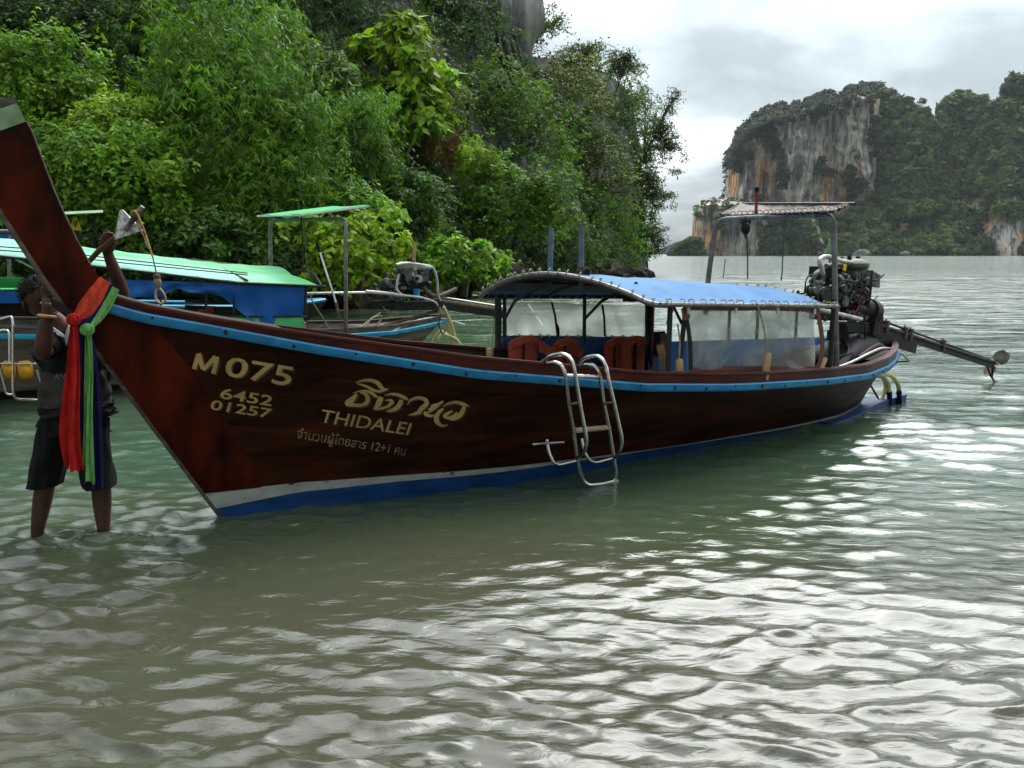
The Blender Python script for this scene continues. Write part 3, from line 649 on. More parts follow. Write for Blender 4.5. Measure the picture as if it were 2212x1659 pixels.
# ---- far shore: limestone cliffs and forest across the bay
SKY_ = [(395,880),(396,760),(400,700),(405,640),(440,560),(460,500),(520,430),(620,355),(690,330),(740,315),(780,345),(820,305),(860,330),(890,270),(930,275),(1000,228),(1060,245),(1085,270),(1120,260),(1135,215),(1220,195),(1330,200),(1350,220),(1410,245),(1450,270),(1520,290),(1600,300),(1630,350),(1700,400),(1730,300),(1790,250),(1880,240),(1960,240),(2000,290),(2035,290),(2080,220),(2160,160),(2212,125),(2300,70),(2500,60),(2750,120),(3000,240)]
SKY_ = [((2600 + x / 1.5447) / 1.823, (200 + y / 1.5447) / 1.823) for x, y in SKY_]
def far_top(u): return float(np.interp(u, [p[0] for p in SKY_], [p[1] for p in SKY_]))
KN = [(1494, 520), (1497, 465), (1503, 448), (1520, 432), (1535, 426), (1575, 428), (1620, 436), (1700, 440), (1760, 470), (1800, 560)]
def knob_top(u): return float(np.interp(u, [p[0] for p in KN], [p[1] for p in KN]))
ROCKF, t_, b_ = newmat('streaked_karst_limestone')
def karst_mat():
    t, b = t_, b_; n = t.nodes.new; l = t.links.new
    co = n('ShaderNodeTexCoord'); mp_ = n('ShaderNodeMapping'); mp_.inputs['Scale'].default_value = (1.3, .5, .13); l(co.outputs['Object'], mp_.inputs[0])
    nz = n('ShaderNodeTexNoise'); nz.inputs['Scale'].default_value = .22; nz.inputs['Detail'].default_value = 9; nz.inputs['Roughness'].default_value = .68; nz.inputs['Distortion'].default_value = .4; l(mp_.outputs[0], nz.inputs[0])
    rp = n('ShaderNodeValToRGB'); l(nz.outputs[0], rp.inputs[0]); e = rp.color_ramp.elements
    e[0].position = .36; e[0].color = (.05, .053, .056, 1); e[1].position = .57; e[1].color = (.66, .60, .50, 1)
    q = e.new(.46); q.color = (.22, .21, .20, 1)
    n2 = n('ShaderNodeTexNoise'); n2.inputs['Scale'].default_value = .035; n2.inputs['Detail'].default_value = 5; m2 = n('ShaderNodeMapping'); m2.inputs['Scale'].default_value = (1.6, 1, .6); m2.inputs['Location'].default_value = (4, 0, 2.2); l(co.outputs['Object'], m2.inputs[0]); l(m2.outputs[0], n2.inputs[0])
    r2 = n('ShaderNodeValToRGB'); r2.color_ramp.elements[0].position = .52; r2.color_ramp.elements[1].position = .60; l(n2.outputs[0], r2.inputs[0])
    mu = n('ShaderNodeMixRGB'); mu.blend_type = 'MULTIPLY'; l(r2.outputs[0], mu.inputs[0]); l(rp.outputs[0], mu.inputs[1]); mu.inputs[2].default_value = (1.25, .78, .45, 1)
    l(mu.outputs[0], b.inputs['Base Color']); b.inputs['Roughness'].default_value = .95
    bn = n('ShaderNodeBump'); bn.inputs['Distance'].default_value = 3; bn.inputs['Strength'].default_value = .8; l(nz.outputs[0], bn.inputs['Height']); l(bn.outputs[0], b.inputs['Normal'])
karst_mat()
SOILF = mat('far_forest_floor', (.022, .034, .016), .95, (.012, .018, .010), .05)
def cliff_y(u, v):
    tp = far_top(u); y = 640 + max(0, (1600 - u)) * 1.2 + max(0, (1600 - u)) ** 2 * .012 + max(0, tp + 34 - v) ** 1.2 * 1.1
    return y + max(0, u - 1890) * 2.2
def slope_y(u, v):
    tp = far_top(u); t = max(0, (545 - v) / 400); return 600 + 95 * t ** 1.1 + 14 * math.sin(u * .031) + 10 * math.sin(u * .013 + 1)
def shell(name, us, topf, yf, m, amp, nx, nzv, rows=70, basev=557, back=160):
    P = []
    for u in us:
        tp = topf(u); row = []
        for i in range(rows):
            v = basev + (tp - basev) * i / (rows - 1); y = yf(u, v); p = at(u, v, y)
            y -= amp * 2 * fbm(p[0] * nx, p[2] * nzv, 3.1, 5, 1.0)
            if amp > 3: y += amp * .9 * (abs(fbm(p[0] * nx * 3.1, p[2] * nzv * 1.6, 9.1, 4, 1.0)) + abs(fbm(p[0] * nx * 1.4, p[2] * nzv * 5, 5.1, 3, 1.0)))
            p = at(u, v, y); row.append(p)
        p = row[-1]; k1 = 1 + back * .5 / p[1]; k2 = 1 + back / p[1]; row.append(np.array([p[0] * k1, p[1] * k1, p[2] - 4])); row.append(np.array([p[0] * k2, p[1] * k2, -6.])); row[0] = row[0] * np.array([1, 1, 0]) + np.array([0, 0, -2.])
        P.append(row)
    CM = np.array([0, 0, CAMH]); back_ = lambda q: CM + (q - CM) * np.array([1.16, 1.16, 1.10])
    a = [back_(q) for q in P[0]]; z = [back_(q) for q in P[-1]]
    mb = MB(); mb.grid([a] + P + [z], flip=False); o = mb.build(name, m, angle=80); o['kind'] = 'structure'; return o
shell('karst_cliff', np.arange(1565, 1945, 2.2), far_top, cliff_y, ROCKF, 15, .050, .016, 90)
shell('low_cliff', np.arange(1494, 1800, 2.2), knob_top, lambda u, v: 575 + max(0, 1520 - u) ** 2 * .05 + max(0, knob_top(u) + 15 - v) * 3, ROCKF, 4, .07, .03, 40)
shell('forested_ridge', np.arange(1895, 3000, 9), lambda u: far_top(u) + 9, lambda u, v: slope_y(u, v) + 4, ROCKF, 8, .02, .02, 40)
shell('forest_bank', np.arange(1690, 3000, 8), lambda u: 452 + 12 * math.sin(u * .02) + 8 * math.sin(u * .057), lambda u, v: 585 + (557 - v) * .5 + 8 * math.sin(u * .03), SOILF, 5, .03, .03, 20)
shell('low_headland', np.arange(1438, 1510, 3), lambda u: float(np.interp(u, [1438, 1450, 1470, 1490, 1510], [556, 535, 522, 510, 512])), lambda u, v: 540 + (1510 - u) * .3, SOILF, 2, .05, .05, 12, back=60)
FAR = []
def far_crowns(cnt, gen, rmin, rmax, cols, seed):
    rg = np.random.default_rng(seed); out = []
    k = 0; tries = 0
    while k < cnt and tries < cnt * 12:
        tries += 1; q = gen(rg)
        if q is None: continue
        u, v, y = q; r = rg.uniform(rmin, rmax) * (1 + .5 * (rg.uniform() < .15)); c = at(u, v, y - r * .35)
        n = int(52 * (r / 3.0) ** 1.6) + 20; d = unit(rg.normal(size=(n, 3))); d[:, 1] = -np.abs(d[:, 1]) * .9; d[:, 2] = np.where(d[:, 2] < -.5, -d[:, 2], d[:, 2])
        rad = r * (.86 + .2 * np.sin(d[:, 0] * 7 + k) * np.cos(d[:, 2] * 6 + k * 2)) * rg.uniform(.85, 1.1, n)
        P = c + d * np.stack([rad, rad, rad * .8], -1); Nn = d + np.array([0, 0, .35]) + rg.normal(size=(n, 3)) * .35
        col = np.array(cols[rg.integers(0, len(cols))]) * rg.uniform(.75, 1.25); cc = col * rg.uniform(.7, 1.3, (n, 1)) * (1 + np.array([.3, .1, 0]) * rg.uniform(0, 1, (n, 1)))
        out.append(leaves(P, Nn, r * .46, r * .42, .2, cc, rg)); k += 1
    return join(out)
FG = [(.052, .092, .025), (.044, .078, .026), (.060, .112, .028), (.034, .060, .022), (.080, .125, .030)]
FGD = [(.028, .045, .019), (.024, .040, .018), (.034, .052, .020)]
def g_ridge(rg):
    u = rg.uniform(1895, 2340); tp = far_top(u); v = tp + 3 + (550 - tp) * rg.uniform() ** 1.0
    if v > 470: return None
    if v > 415 and fbm(u * .022, v * .012, 5.0, 3) > .10 and u > 1945: return None
    return u, v, slope_y(u, v)
def g_bank(rg):
    u = rg.uniform(1640, 2340); v = rg.uniform(440, 549)
    if u < 1705 and v < 470: return None
    return u, v, 583 + (557 - v) * .5 + 8 * math.sin(u * .03) - 2
def g_cliff(rg):
    u = rg.uniform(1564, 1960); tp = far_top(u); v = tp + (455 - tp) * rg.uniform()
    top = v < tp + 20 + 36 * (fbm(u * .03, 1.0, 2.0, 3) + .35); f = fbm(u * .021, v * .011, 8.0, 4)
    edge = u < 1598 and v > 300
    if not (top or f > .19 or (u > 1918) or (edge and f > .02)): return None
    if 1845 < u < 1880 and 225 < v < 300: return None
    return u, v + 2, cliff_y(u, v) - (12 if top else 4)
def g_knob(rg):
    u = rg.uniform(1500, 1770); tp = knob_top(u); v = tp + (553 - tp) * rg.uniform()
    if not (v < tp + 34 or u > 1640 or fbm(u * .04, v * .02, 4., 3) > .2): return None
    return u, v + 1, 571 + max(0, tp + 15 - v) * 3
def g_head(rg):
    u = rg.uniform(1442, 1520); v = rg.uniform(515, 550)
    if v < np.interp(u, [1442, 1470, 1490, 1520], [545, 527, 515, 512]): return None
    return u, v, 536 + (1510 - u) * .3
for nm, cnt, gen, a, b2_, cols, sdn, lab in (
    ('ridge_forest', 1500, g_ridge, 2.6, 5.4, FG, 1, 'dark forest covering the steep ridge at the right edge across the bay'),
    ('bank_forest', 950, g_bank, 2.3, 4.6, FG + [(.075, .12, .03)], 2, 'band of lighter shore forest between the cliffs and the sea'),
    ('cliff_scrub', 1600, g_cliff, 1.7, 3.6, FGD, 3, 'scrub clinging to the top and ledges of the great limestone cliff'),
    ('knob_scrub', 260, g_knob, 1.6, 3.2, FG, 4, 'scrub on top of the low pale cliff at the left end of the far shore'),
    ('headland_scrub', 90, g_head, 1.5, 2.6, FG, 6, 'bushes on the low point left of the far cliffs')):
    V, F, C = far_crowns(cnt, gen, a, b2_, cols, sdn)
    tag(rawmesh(nm, V, F, FARLEAF, attrs={'leafcol': ('POINT', 'FLOAT_COLOR', C)}), lab, 'forest', kind='stuff')
rg = np.random.default_rng(9)
for k, (u, w_, lb) in enumerate([(1795, 9, 'grey shore boulder nearest the outboard engine on the far bank'), (1862, 12, 'broad grey shore boulder below the bright green far bushes'), (1955, 6, 'small grey shore boulder right of the broad one across the bay')]):
    c = at(u, 548, 572); rock('far_boulder', lb, c, (w_ * .5, 3, w_ * .25), ROCK, 4.1 * k, n=16)
# hazy island low on the horizon behind the branches
shell('distant_island', np.arange(1380, 1520, 6), lambda u: 530 + 10 * math.sin(u * .05), lambda u, v: 2200, SOILF, 5, .01, .01, 8, back=300)
# ---- sea air
def haze():
    mb = MB(); mb.box((300, 1150, 88), (4200, 2800, 180)); m = bpy.data.materials.new('sea_haze'); m.use_nodes = True; t = m.node_tree; t.nodes.clear()
    o_ = t.nodes.new('ShaderNodeOutputMaterial'); pv = t.nodes.new('ShaderNodeVolumePrincipled'); pv.inputs['Color'].default_value = (.86, .93, 1, 1); pv.inputs['Density'].default_value = 0.00006
    pv.inputs['Anisotropy'].default_value = 0.2
    t.links.new(pv.outputs[0], o_.inputs['Volume'])
    o = mb.build('haze', m, smooth=False); tag(o, 'thin sea haze over the bay', 'haze', kind='stuff')
if USE_HAZE: haze()
# ================================================================ BOATS
def itp(x, X, Y): return float(np.interp(x, X, Y))
class Hull:
    """z: height over water, q: 0 stem .. 1 stern"""
    GQ = [0, .03, .042, .105, .18, .28, .42, .56, .70, .80, .88, .94, .98, 1.0]
    GW = [.03, .075, .10, .26, .42, .58, .73, .78, .74, .64, .48, .30, .14, .03]
    WQ = [0, .115, .23, .41, .55, .74, .87, .95, 1]
    WW = [.015, .14, .24, .30, .33, .34, .28, .14, .02]
    STZ = [-.35, 0, .61, 1.08, 1.38, 1.71, 2.1]; STS = [.20, 0, -.35, -.61, -.78, -.94, -1.13]
    ENZ = [-.35, 0, .6, .7]; ENS = [5.7, 6.05, 6.58, 6.64]
    ZS = [-.7, -.5, -.38, -.09, .44, 1.35, 2.53, 3.25, 4.17, 5.16, 5.72, 6.2, 6.6]
    ZZ = [1.36, 1.30, 1.253, 1.183, 1.073, .906, .741, .678, .623, .578, .583, .60, .635]
    def __init__(s, stretch=1.0, zs=None, zz=None, xoff=0.0):
        s.k = stretch; s.x0 = xoff
        if zz: s.ZS, s.ZZ = zs, zz
    def zg(s, q):
        z = .8
        for _ in range(6): z = itp(s.X(q, z, True), s.ZS, s.ZZ)
        return z
    def X(s, q, z, raw=False):
        a = itp(z, s.STZ, s.STS); b = itp(z, s.ENZ, s.ENS); x = a + q * (b - a)
        return x if raw else s.x0 + x * s.k
    def Q(s, x, z):
        x = (x - s.x0) / s.k; a = itp(z, s.STZ, s.STS); b = itp(z, s.ENZ, s.ENS); return (x - a) / (b - a)
    def w(s, q, z, zg=None):
        zg = zg or s.zg(q); wl = itp(q, s.WQ, s.WW); wg = itp(q, s.GQ, s.GW)
        if z >= 0: return wl + (wg - wl) * (min(z / zg, 1.15)) ** 0.88
        return wl * math.sqrt(max(0.02, 1 + z / .36))
    def P(s, q, z, side=-1, off=0.0, zg=None): return Vector((s.X(q, z), side * (s.w(q, z, zg) + off), z))
    def hit(s, frame, u, v, side=-1):
        w = .3
        for _ in range(30):
            p = frame.at(u, v, side * w); q = min(1, max(0, s.Q(p.x, p.z))); w = .5 * w + .5 * s.w(q, p.z)
        return p
H1 = Hull()
WT = ([-.6, -.09, .40, .97, 1.74, 2.6, 3.0, 9], [.178, .181, .188, .165, .125, .100, .0885, .0305])
BT = ([-.6, -.04, .39, .97, 1.74, 2.97, 5.08, 9], [.08, .086, .130, .126, .094, .088, .046, .03])
RH = .055
def cap_h(x): return itp(x, [-.7, -.1, .5, 1.3, 6.6], [.050, .040, .058, .078, .074])
NQ = 72
QS = [(i / NQ) ** 1.15 for i in range(NQ + 1)]
def band(h, lo, hi, q0, q1, side, off=0.0, rows=3, thick=None, n=None, seam=0.0):
    """strip of hull skin between two height functions of q"""
    n = n or max(4, int(NQ * (q1 - q0))); P = []
    for r in range(rows + 1):
        t = r / rows; row = []
        for i in range(n + 1):
            q = q0 + (q1 - q0) * (i / n); zg = h.zg(q); z = lo(q, zg) + (hi(q, zg) - lo(q, zg)) * t
            o = off - (seam if r in (0, rows) else 0)
            row.append(h.P(q, z, side, o, zg))
        P.append(row)
    return P
def zline(h, T):                                  # T: z as a function of x -> of q
    def f(q, zg):
        z = .1
        for _ in range(3): z = itp(h.X(q, z, True), *T)
        return z
    return f
def build_hull(root, h, mats, main=True, nside=5):
    wt, bt = zline(h, WT), zline(h, BT)
    def railtop(q, zg): return zg - cap_h(h.X(q, zg, True))
    def railbot(q, zg): return railtop(q, zg) - RH
    for side in (-1, 1):
        # planks of the topsides, a recessed seam between each two
        for k in range(nside):
            f0 = lambda q, zg, k=k: wt(q, zg) + (railbot(q, zg) + .02 - wt(q, zg)) * k / nside
            f1 = lambda q, zg, k=k: wt(q, zg) + (railbot(q, zg) + .02 - wt(q, zg)) * (k + 1) / nside
            P = band(h, f0, f1, .0, 1.0, side, 0.0, 5, seam=.0)
            Q = []
            for r, row in enumerate(P):            # seams: pull the two edges in a little
                if r in (0, len(P) - 1):
                    Q.append([Vector((p.x, p.y - side * .013, p.z)) for p in row])
                    sgn = 1 if r == 0 else -1; nx_ = P[r + sgn]
                    extra = [Vector((p.x + (n_.x - p.x) * .05, p.y + (n_.y - p.y) * .05, p.z + (n_.z - p.z) * .05)) for p, n_ in zip(row, nx_)]
                    if r == 0: Q.append(extra)
                    else: Q.insert(-1, extra)
                else: Q.append(row)
            mb = MB(); mb.grid(Q, flip=(side > 0)); mb.build('hull_plank', mats['wood'], root, angle=25)
        mb = MB(); mb.grid(band(h, lambda q, zg: bt(q, zg), lambda q, zg: wt(q, zg) + .003, 0, 1, side, .001, 2), flip=(side > 0)); mb.build('waterline_stripe', mats['white'], root)
        mb = MB(); mb.grid(band(h, lambda q, zg: -.33, lambda q, zg: bt(q, zg), 0, 1, side, .002, 6), flip=(side > 0)); mb.build('bottom_planking', mats['bottom'], root)
        # rubbing strake and cap: swept solid sections
        def sweep(name, sec, m, q0=.022, q1=1.0, n=110):
            R = []
            for i in range(n + 1):
                q = q0 + (q1 - q0) * i / n; zg = h.zg(q); w0 = h.w(q, zg, zg); x = h.X(q, zg)
                R.append([Vector((x, side * max(.004, (w0 + dy)), zg + dz)) for dy, dz in sec(q, h.X(q, zg, True))])
            R = [list(c) for c in zip(*R)]; R.append(R[0])
            mb = MB(); mb.grid(R, flip=(side < 0)); a = [r[0] for r in R[:-1]]; b = [r[-1] for r in R[:-1]]
            mb.add(a, [tuple(range(len(a)))]); mb.add(b, [tuple(range(len(b)))[::-1]]); return mb.build(name, m, root, angle=30)
        sweep('rubbing_strake', lambda q, x: [(-.03, -cap_h(x) - RH), (.020, -cap_h(x) - RH), (.027, -cap_h(x) - RH + .012), (.027, -cap_h(x) - .010), (.018, -cap_h(x) - .001), (-.03, -cap_h(x) - .001)], mats['rail'])
        sweep('washstrake', lambda q, x: [(-.022, -cap_h(x)), (.004, -cap_h(x)), (.010, -.022), (-.022, -.022)], mats['cap'])
        sweep('gunwale_cap', lambda q, x: [(-.050, -.021), (.014, -.021), (.017, -.012), (.014, 0.0), (-.050, 0.0)], mats['cap'])
        # inner skin
        P = []
        for r in range(6):
            row = []
            for i in range(61):
                q = .03 + .95 * i / 60; zg = h.zg(q); z = .06 + (zg - .03 - .06) * r / 5; row.append(Vector((h.X(q, z), side * max(.01, h.w(q, z, zg) - .03), z)))
            P.append(row)
        mb = MB(); mb.grid(P, flip=(side < 0)); mb.build('inner_planking', mats['inner'], root)
    mb = MB(); P = []
    for i in range(61):
        q = .03 + .95 * i / 60; z = .07; w = max(.012, h.w(q, z) - .03); P.append([Vector((h.X(q, z), -w, z)), Vector((h.X(q, z), 0, z - .01)), Vector((h.X(q, z), w, z))])
    mb.grid(P, flip=True); mb.build('floor', mats['inner'], root)
    for i, side in [(i, s) for i in range(14) for s in (-1, 1)]:      # frames and thwarts
        q = .10 + .83 * i / 13; zg = h.zg(q); mb = MB()
        if True:
            pts = [Vector((h.X(q, z), side * max(.01, h.w(q, z, zg) - .045), z)) for z in np.linspace(.07, zg - .05, 6)]
            for a, b in zip(pts[:-1], pts[1:]): mb.tube([a, b], .018, 4)
        mb.build('hull_frame', mats['inner'], root)
    for q in (.16, .30, .47, .62, .73):
        zg = h.zg(q); z = zg - .26; w = h.w(q, z, zg) - .05; mb = MB(); mb.box((h.X(q, z), 0, z), (.20 * h.k, 2 * w, .03)); mb.build('thwart', mats['inner'], root)
main = thing('longtail_boat', 'long dark red wooden longtail boat with a blue canopy, nearest the camera', 'boat', (B1.o[0], B1.o[1], 0), B1.a)
build_hull(main, H1, dict(wood=M['hullwood'], white=M['whitepaint'], bottom=M['navyblue'], rail=M['bluepaint'], cap=M['capwood'], inner=M['darkwood']))

for i in range(24):                                     # wooden plugs along the rubbing strake
    q = .05 + .92 * i / 23; zg = H1.zg(q); x = H1.X(q, zg, True); p = Vector((H1.X(q, zg), -(H1.w(q, zg, zg) + .026), zg - cap_h(x) - RH * (.35 + .3 * ((i * 7) % 3) / 2)))
    mb = MB(); mb.tube([p, p + Vector((0, -.0035, 0))], .007 + .003 * ((i * 5) % 3), 8); mb.build('strake_plug', M['darkwood'], main)
# ---- the tall bow: one broad board each side, rising into the raked post
def solid_outline(poly, wfun, mat_, name, parent, mi=None):
    """outline (x,z) in the boat's centre plane thickened by wfun(x,z,k)"""
    mb = MB(); n = len(poly)
    A = [Vector((x, -wfun(x, z, i), z)) for i, (x, z) in enumerate(poly)]; B = [Vector((x, wfun(x, z, i), z)) for i, (x, z) in enumerate(poly)]
    mb.add(A + B, [tuple(range(n)), tuple(range(2 * n - 1, n - 1, -1))] + [(i, i + n, (i + 1) % n + n, (i + 1) % n) for i in range(n)])
    return mb.build(name, mat_, parent, angle=30)
b1 = lambda u, v, w=0: B1.at(u, v, w)
outer = [(.02, -.02)] + [(itp(z, H1.STZ, H1.STS), z) for z in (.3, .61, .85, 1.08, 1.22, 1.38, 1.55, 1.71, 1.90, 2.05)]
inner = [(p.x, p.z) for p in (b1(54, 266), b1(64, 283), b1(75, 310), b1(97, 370), b1(120, 430), b1(152, 500), b1(190, 570), b1(215, 606), b1(240, 636), b1(268, 650))]
# upper post: strips from the cutwater to the inner edge
def post():
    mb = MB(); cols = []
    zs = [1.985, 1.95, 1.88, 1.8, 1.71, 1.6, 1.5, 1.4, 1.32, 1.27, 1.22, 1.16]
    def ix(z):
        pts = sorted([(p[1], p[0]) for p in inner]); return itp(z, [a for a, _ in pts], [b for _, b in pts])
    rows = []
    for z in zs:
        xo = itp(z, H1.STZ, H1.STS); slope = .45 if z > 1.6 else .45 * max(0, (z - 1.2) / .4); xi = ix(z)
        for _ in range(8): xi = ix(z + (xi - xo) * slope * (1 if z > 1.3 else .3))
        if z < 1.27: xi = ix(1.27) + (1.27 - z) * .4
        row = []
        for k in range(7):
            t = k / 6; x = xo + (xi - xo) * t; zz = z + (x - xo) * slope * (1 if z > 1.3 else .3)
            row.append((x, zz, .012 + .048 * t ** .8 + (.0 if z > 1.3 else .02 * t)))
        rows.append(row)
    for side in (-1, 1):
        mb.grid([[Vector((x, side * w, z)) for x, z, w in r] for r in rows], flip=(side < 0))
    for e in (0, 6):
        mb.grid([[Vector((r[e][0], -r[e][2], r[e][1])), Vector((r[e][0], r[e][2], r[e][1]))] for r in rows], flip=(e == 0))
    mb.grid([[Vector((x, -w, z)) for x, z, w in rows[0]], [Vector((x, w, z)) for x, z, w in rows[0]]])
    mb.build('bow_post', M['redwood'], main, angle=30)
    # pale green end block and the split brown cap above it
    r0 = rows[0]; ax = Vector((-.13, 0, .34)).normalized()
    mb = MB(); lo = [Vector((x, s * (w + .008), z)) for s in (-1, 1) for x, z, w in (r0[0], r0[6])]; hi = [p + ax * .085 for p in lo]
    mb.add(lo + hi, [(0, 1, 3, 2), (4, 6, 7, 5), (0, 4, 5, 1), (2, 3, 7, 6), (1, 5, 7, 3), (0, 2, 6, 4)]); mb.build('bow_end_block', M['greenpaint'], main)
    lo = [p + Vector((0, 0, .001)) for p in hi]; tip = [lo[0] + ax * .09 + Vector((.02, 0, 0)), lo[1] + ax * .028, lo[2] + ax * .09 + Vector((.02, 0, 0)), lo[3] + ax * .028]
    mb = MB(); mb.add(lo + tip, [(0, 1, 3, 2), (4, 6, 7, 5), (0, 4, 5, 1), (2, 3, 7, 6), (1, 5, 7, 3), (0, 2, 6, 4)]); mb.build('bow_end_cap', M['deckwood'], main)
    mb = MB(); e = [Vector((r[6][0] + .002, -r[6][2] - .001, r[6][1])) for r in rows[:8]]; mb.tube(e, .004, 5); mb.build('worn_edge', M['deckwood'], main)
post()
# lower bow boards over the plank ends, cutwater strip
for side in (-1, 1):
    P = []
    for r in range(13):
        row = []
        for k in range(7):
            t = r / 12; qx = k / 6 * (.305 + .05 * math.sin(t * 3))
            z0 = .184; z1 = 1.262 - .06 * (k / 6); z = z0 + (z1 - z0) * t
            a = itp(z, H1.STZ, H1.STS); b = itp(z, H1.ENZ, H1.ENS); q = qx / (b - a); row.append(H1.P(q, z, side, .004 if k < 6 else .0005))
        P.append(row)
    mb = MB(); mb.grid(P, flip=(side > 0)); mb.build('bow_board', M['redwood'], main, angle=30)
mb = MB(); pts = [Vector((itp(z, H1.STZ, H1.STS) - .006, 0, z)) for z in (-.1, 0, .2, .4, .61, .85, 1.08, 1.22, 1.38, 1.55, 1.71, 1.9, 2.05)]
mb.tube(pts, .015, 6); mb.build('cutwater_strip', M['deckwood'], main)
# breasthook deck and the shaped block where post meets gunwale
mb = MB(); g = [H1.P(q, H1.zg(q) - .02, -1, -.01) for q in (.012, .03, .05, .075, .10, .13)]
mb.grid([[p, Vector((p.x, 0, p.z + .025)), Vector((p.x, -p.y, p.z))] for p in g], flip=True); mb.build('bow_deck', M['darkwood'], main)
pk = [b1(233, 632), b1(250, 642), b1(268, 648), b1(285, 650), b1(297, 654)]; mb = MB()
P = [[Vector((p.x, -.035 - .01 * i, p.z)), Vector((p.x, .035 + .01 * i, p.z))] for i, p in enumerate(pk)]; lowr = [[Vector((p.x, -.035 - .01 * i, 1.19 - .02 * i)), Vector((p.x, .035 + .01 * i, 1.19 - .02 * i))] for i, p in enumerate(pk)]
mb.grid(P, flip=False); mb.grid([[a[0], b[0]] for a, b in zip(P, lowr)]); mb.grid([[a[1], b[1]] for a, b in zip(P, lowr)], flip=True); mb.build('bow_knee', M['redwood'], main)
# small weathered board nailed below the post
mb = MB(); q_ = [b1(107, 640, -.07), b1(160, 672, -.07), b1(156, 684, -.07), b1(112, 664, -.07)]; a_ = [Vector((p.x, p.y - .012, p.z)) for p in q_]
mb.add(a_ + q_, [(0, 1, 2, 3), (7, 6, 5, 4), (0, 4, 5, 1), (1, 5, 6, 2), (2, 6, 7, 3), (3, 7, 4, 0)]); mb.build('nameplate_board', M['darkwood'], main)

# ---- lettering painted on the bow
def letters(text, corners, mat_, name, off=.004, shear=0.0, bold=0.0, shadow=None, sh=(.0, .0), parent=main, hull=H1):
    """corners: photo px of top-left, top-right, bottom-left of the text block"""
    cu = bpy.data.curves.new('t', 'FONT'); cu.body = text; cu.offset = bold; cu.resolution_u = 3
    ob = bpy.data.objects.new('t', cu); COL.objects.link(ob); dg = bpy.context.evaluated_depsgraph_get()
    me = bpy.data.meshes.new_from_object(ob.evaluated_get(dg)); bpy.data.objects.remove(ob)
    if not len(me.vertices): return None
    bm = bmesh.new(); bm.from_mesh(me); bmesh.ops.triangulate(bm, faces=bm.faces[:])
    bmesh.ops.subdivide_edges(bm, edges=[e for e in bm.edges if e.calc_length() > .25], cuts=2, use_grid_fill=False); bmesh.ops.triangulate(bm, faces=bm.faces[:])
    co = np.array([v.co[:2] for v in bm.verts]); x0, x1 = co[:, 0].min(), co[:, 0].max(); y0_, y1 = co[:, 1].min(), co[:, 1].max()
    tl, tr, bl = [np.array((p.x, p.z)) for p in (hull.hit(B1, *c) for c in corners)]
    T = [(v.co.x, v.co.y) for v in bm.verts]; faces = [tuple(v.index for v in f.verts) for f in bm.faces]; bm.free()
    outs = []
    for mt, of, dd, nm in (([(shadow, off - .0018, sh, name + '_shadow')] if shadow else []) + [(mat_, off, (0, 0), name)]):
        mb = MB(); vs = []
        for x, y in T:
            a = (x - x0) / (x1 - x0); b = (y1 - y) / (y1 - y0_); a2 = a + shear * (b - .5)
            sx, z = tl + (tr - tl) * a + (bl - tl) * b + np.array(dd)
            q = hull.Q(sx, z); vs.append(Vector((sx, -(hull.w(q, z) + of), z)))
        mb.add(vs, faces); outs.append(mb.build(nm, mt, parent, smooth=False))
    return outs
SH_ = (.010, -.008)
letters('075', [(492, 769), (636, 793), (482, 812)], M['gold'], 'registration_number', shadow=M['letshadow'], sh=SH_, bold=.012)
letters('6452', [(479, 837), (591, 855), (473, 860)], M['gold'], 'port_number', shadow=M['letshadow'], sh=(.006, -.005), bold=.01)
letters('01257', [(458, 863), (588, 883), (452, 884)], M['gold'], 'port_number', shadow=M['letshadow'], sh=(.006, -.005), bold=.01)
letters('THIDALEI', [(696, 884), (889, 914), (688, 911)], M['gold'], 'latin_name', shadow=M['letshadow'], sh=(.008, -.006), bold=.0)
# the flourished name, brush stroke by brush stroke: (x, y, width) on the board
NAME = [[(685,238,4),(760,216,22),(850,212,34),(925,240,44),(965,290,44),(1000,312,26),(1046,304,3)], [(700,248,8),(790,272,26),(880,318,30),(950,334,24),(1030,316,6)],
 [(655,352,4),(760,326,20),(850,345,34),(895,380,34),(938,396,6)], [(700,362,26),(640,430,62),(600,462,66),(640,478,40),(740,484,34),(805,455,44),(818,405,48),(790,360,34),(735,345,14)],
 [(1000,378,5),(1070,362,22),(1150,372,36),(1215,400,40),(1262,424,10)], [(972,396,40),(950,430,60),(925,485,56),(880,528,8),(960,520,22),(1040,492,34),(1082,448,38),(1060,428,24),(1010,432,8)], [(1185,425,40),(1165,470,50),(1130,515,48),(1060,545,30),(1015,548,4)],
 [(1246,480,5),(1290,425,26),(1370,402,34),(1445,425,44),(1455,470,46),(1400,520,50),(1370,562,44),(1300,584,22),(1254,590,3)],
 [(1640,438,14),(1590,470,36),(1540,510,44),(1480,545,40),(1440,580,34),(1500,600,26),(1560,588,10)], [(1560,470,18),(1520,490,26),(1500,520,10)],
 [(1640,520,20),(1590,560,40),(1562,620,52),(1575,670,48),(1625,705,24),(1686,694,3)], [(1632,500,5),(1700,462,24),(1790,452,34),(1860,474,38),(1925,494,4)], [(1740,540,10),(1690,570,30),(1650,600,34),(1690,622,26),(1750,600,30),(1790,560,24)], [(1868,490,30),(1850,540,50),(1820,590,52),(1760,628,34),(1700,640,5)]]
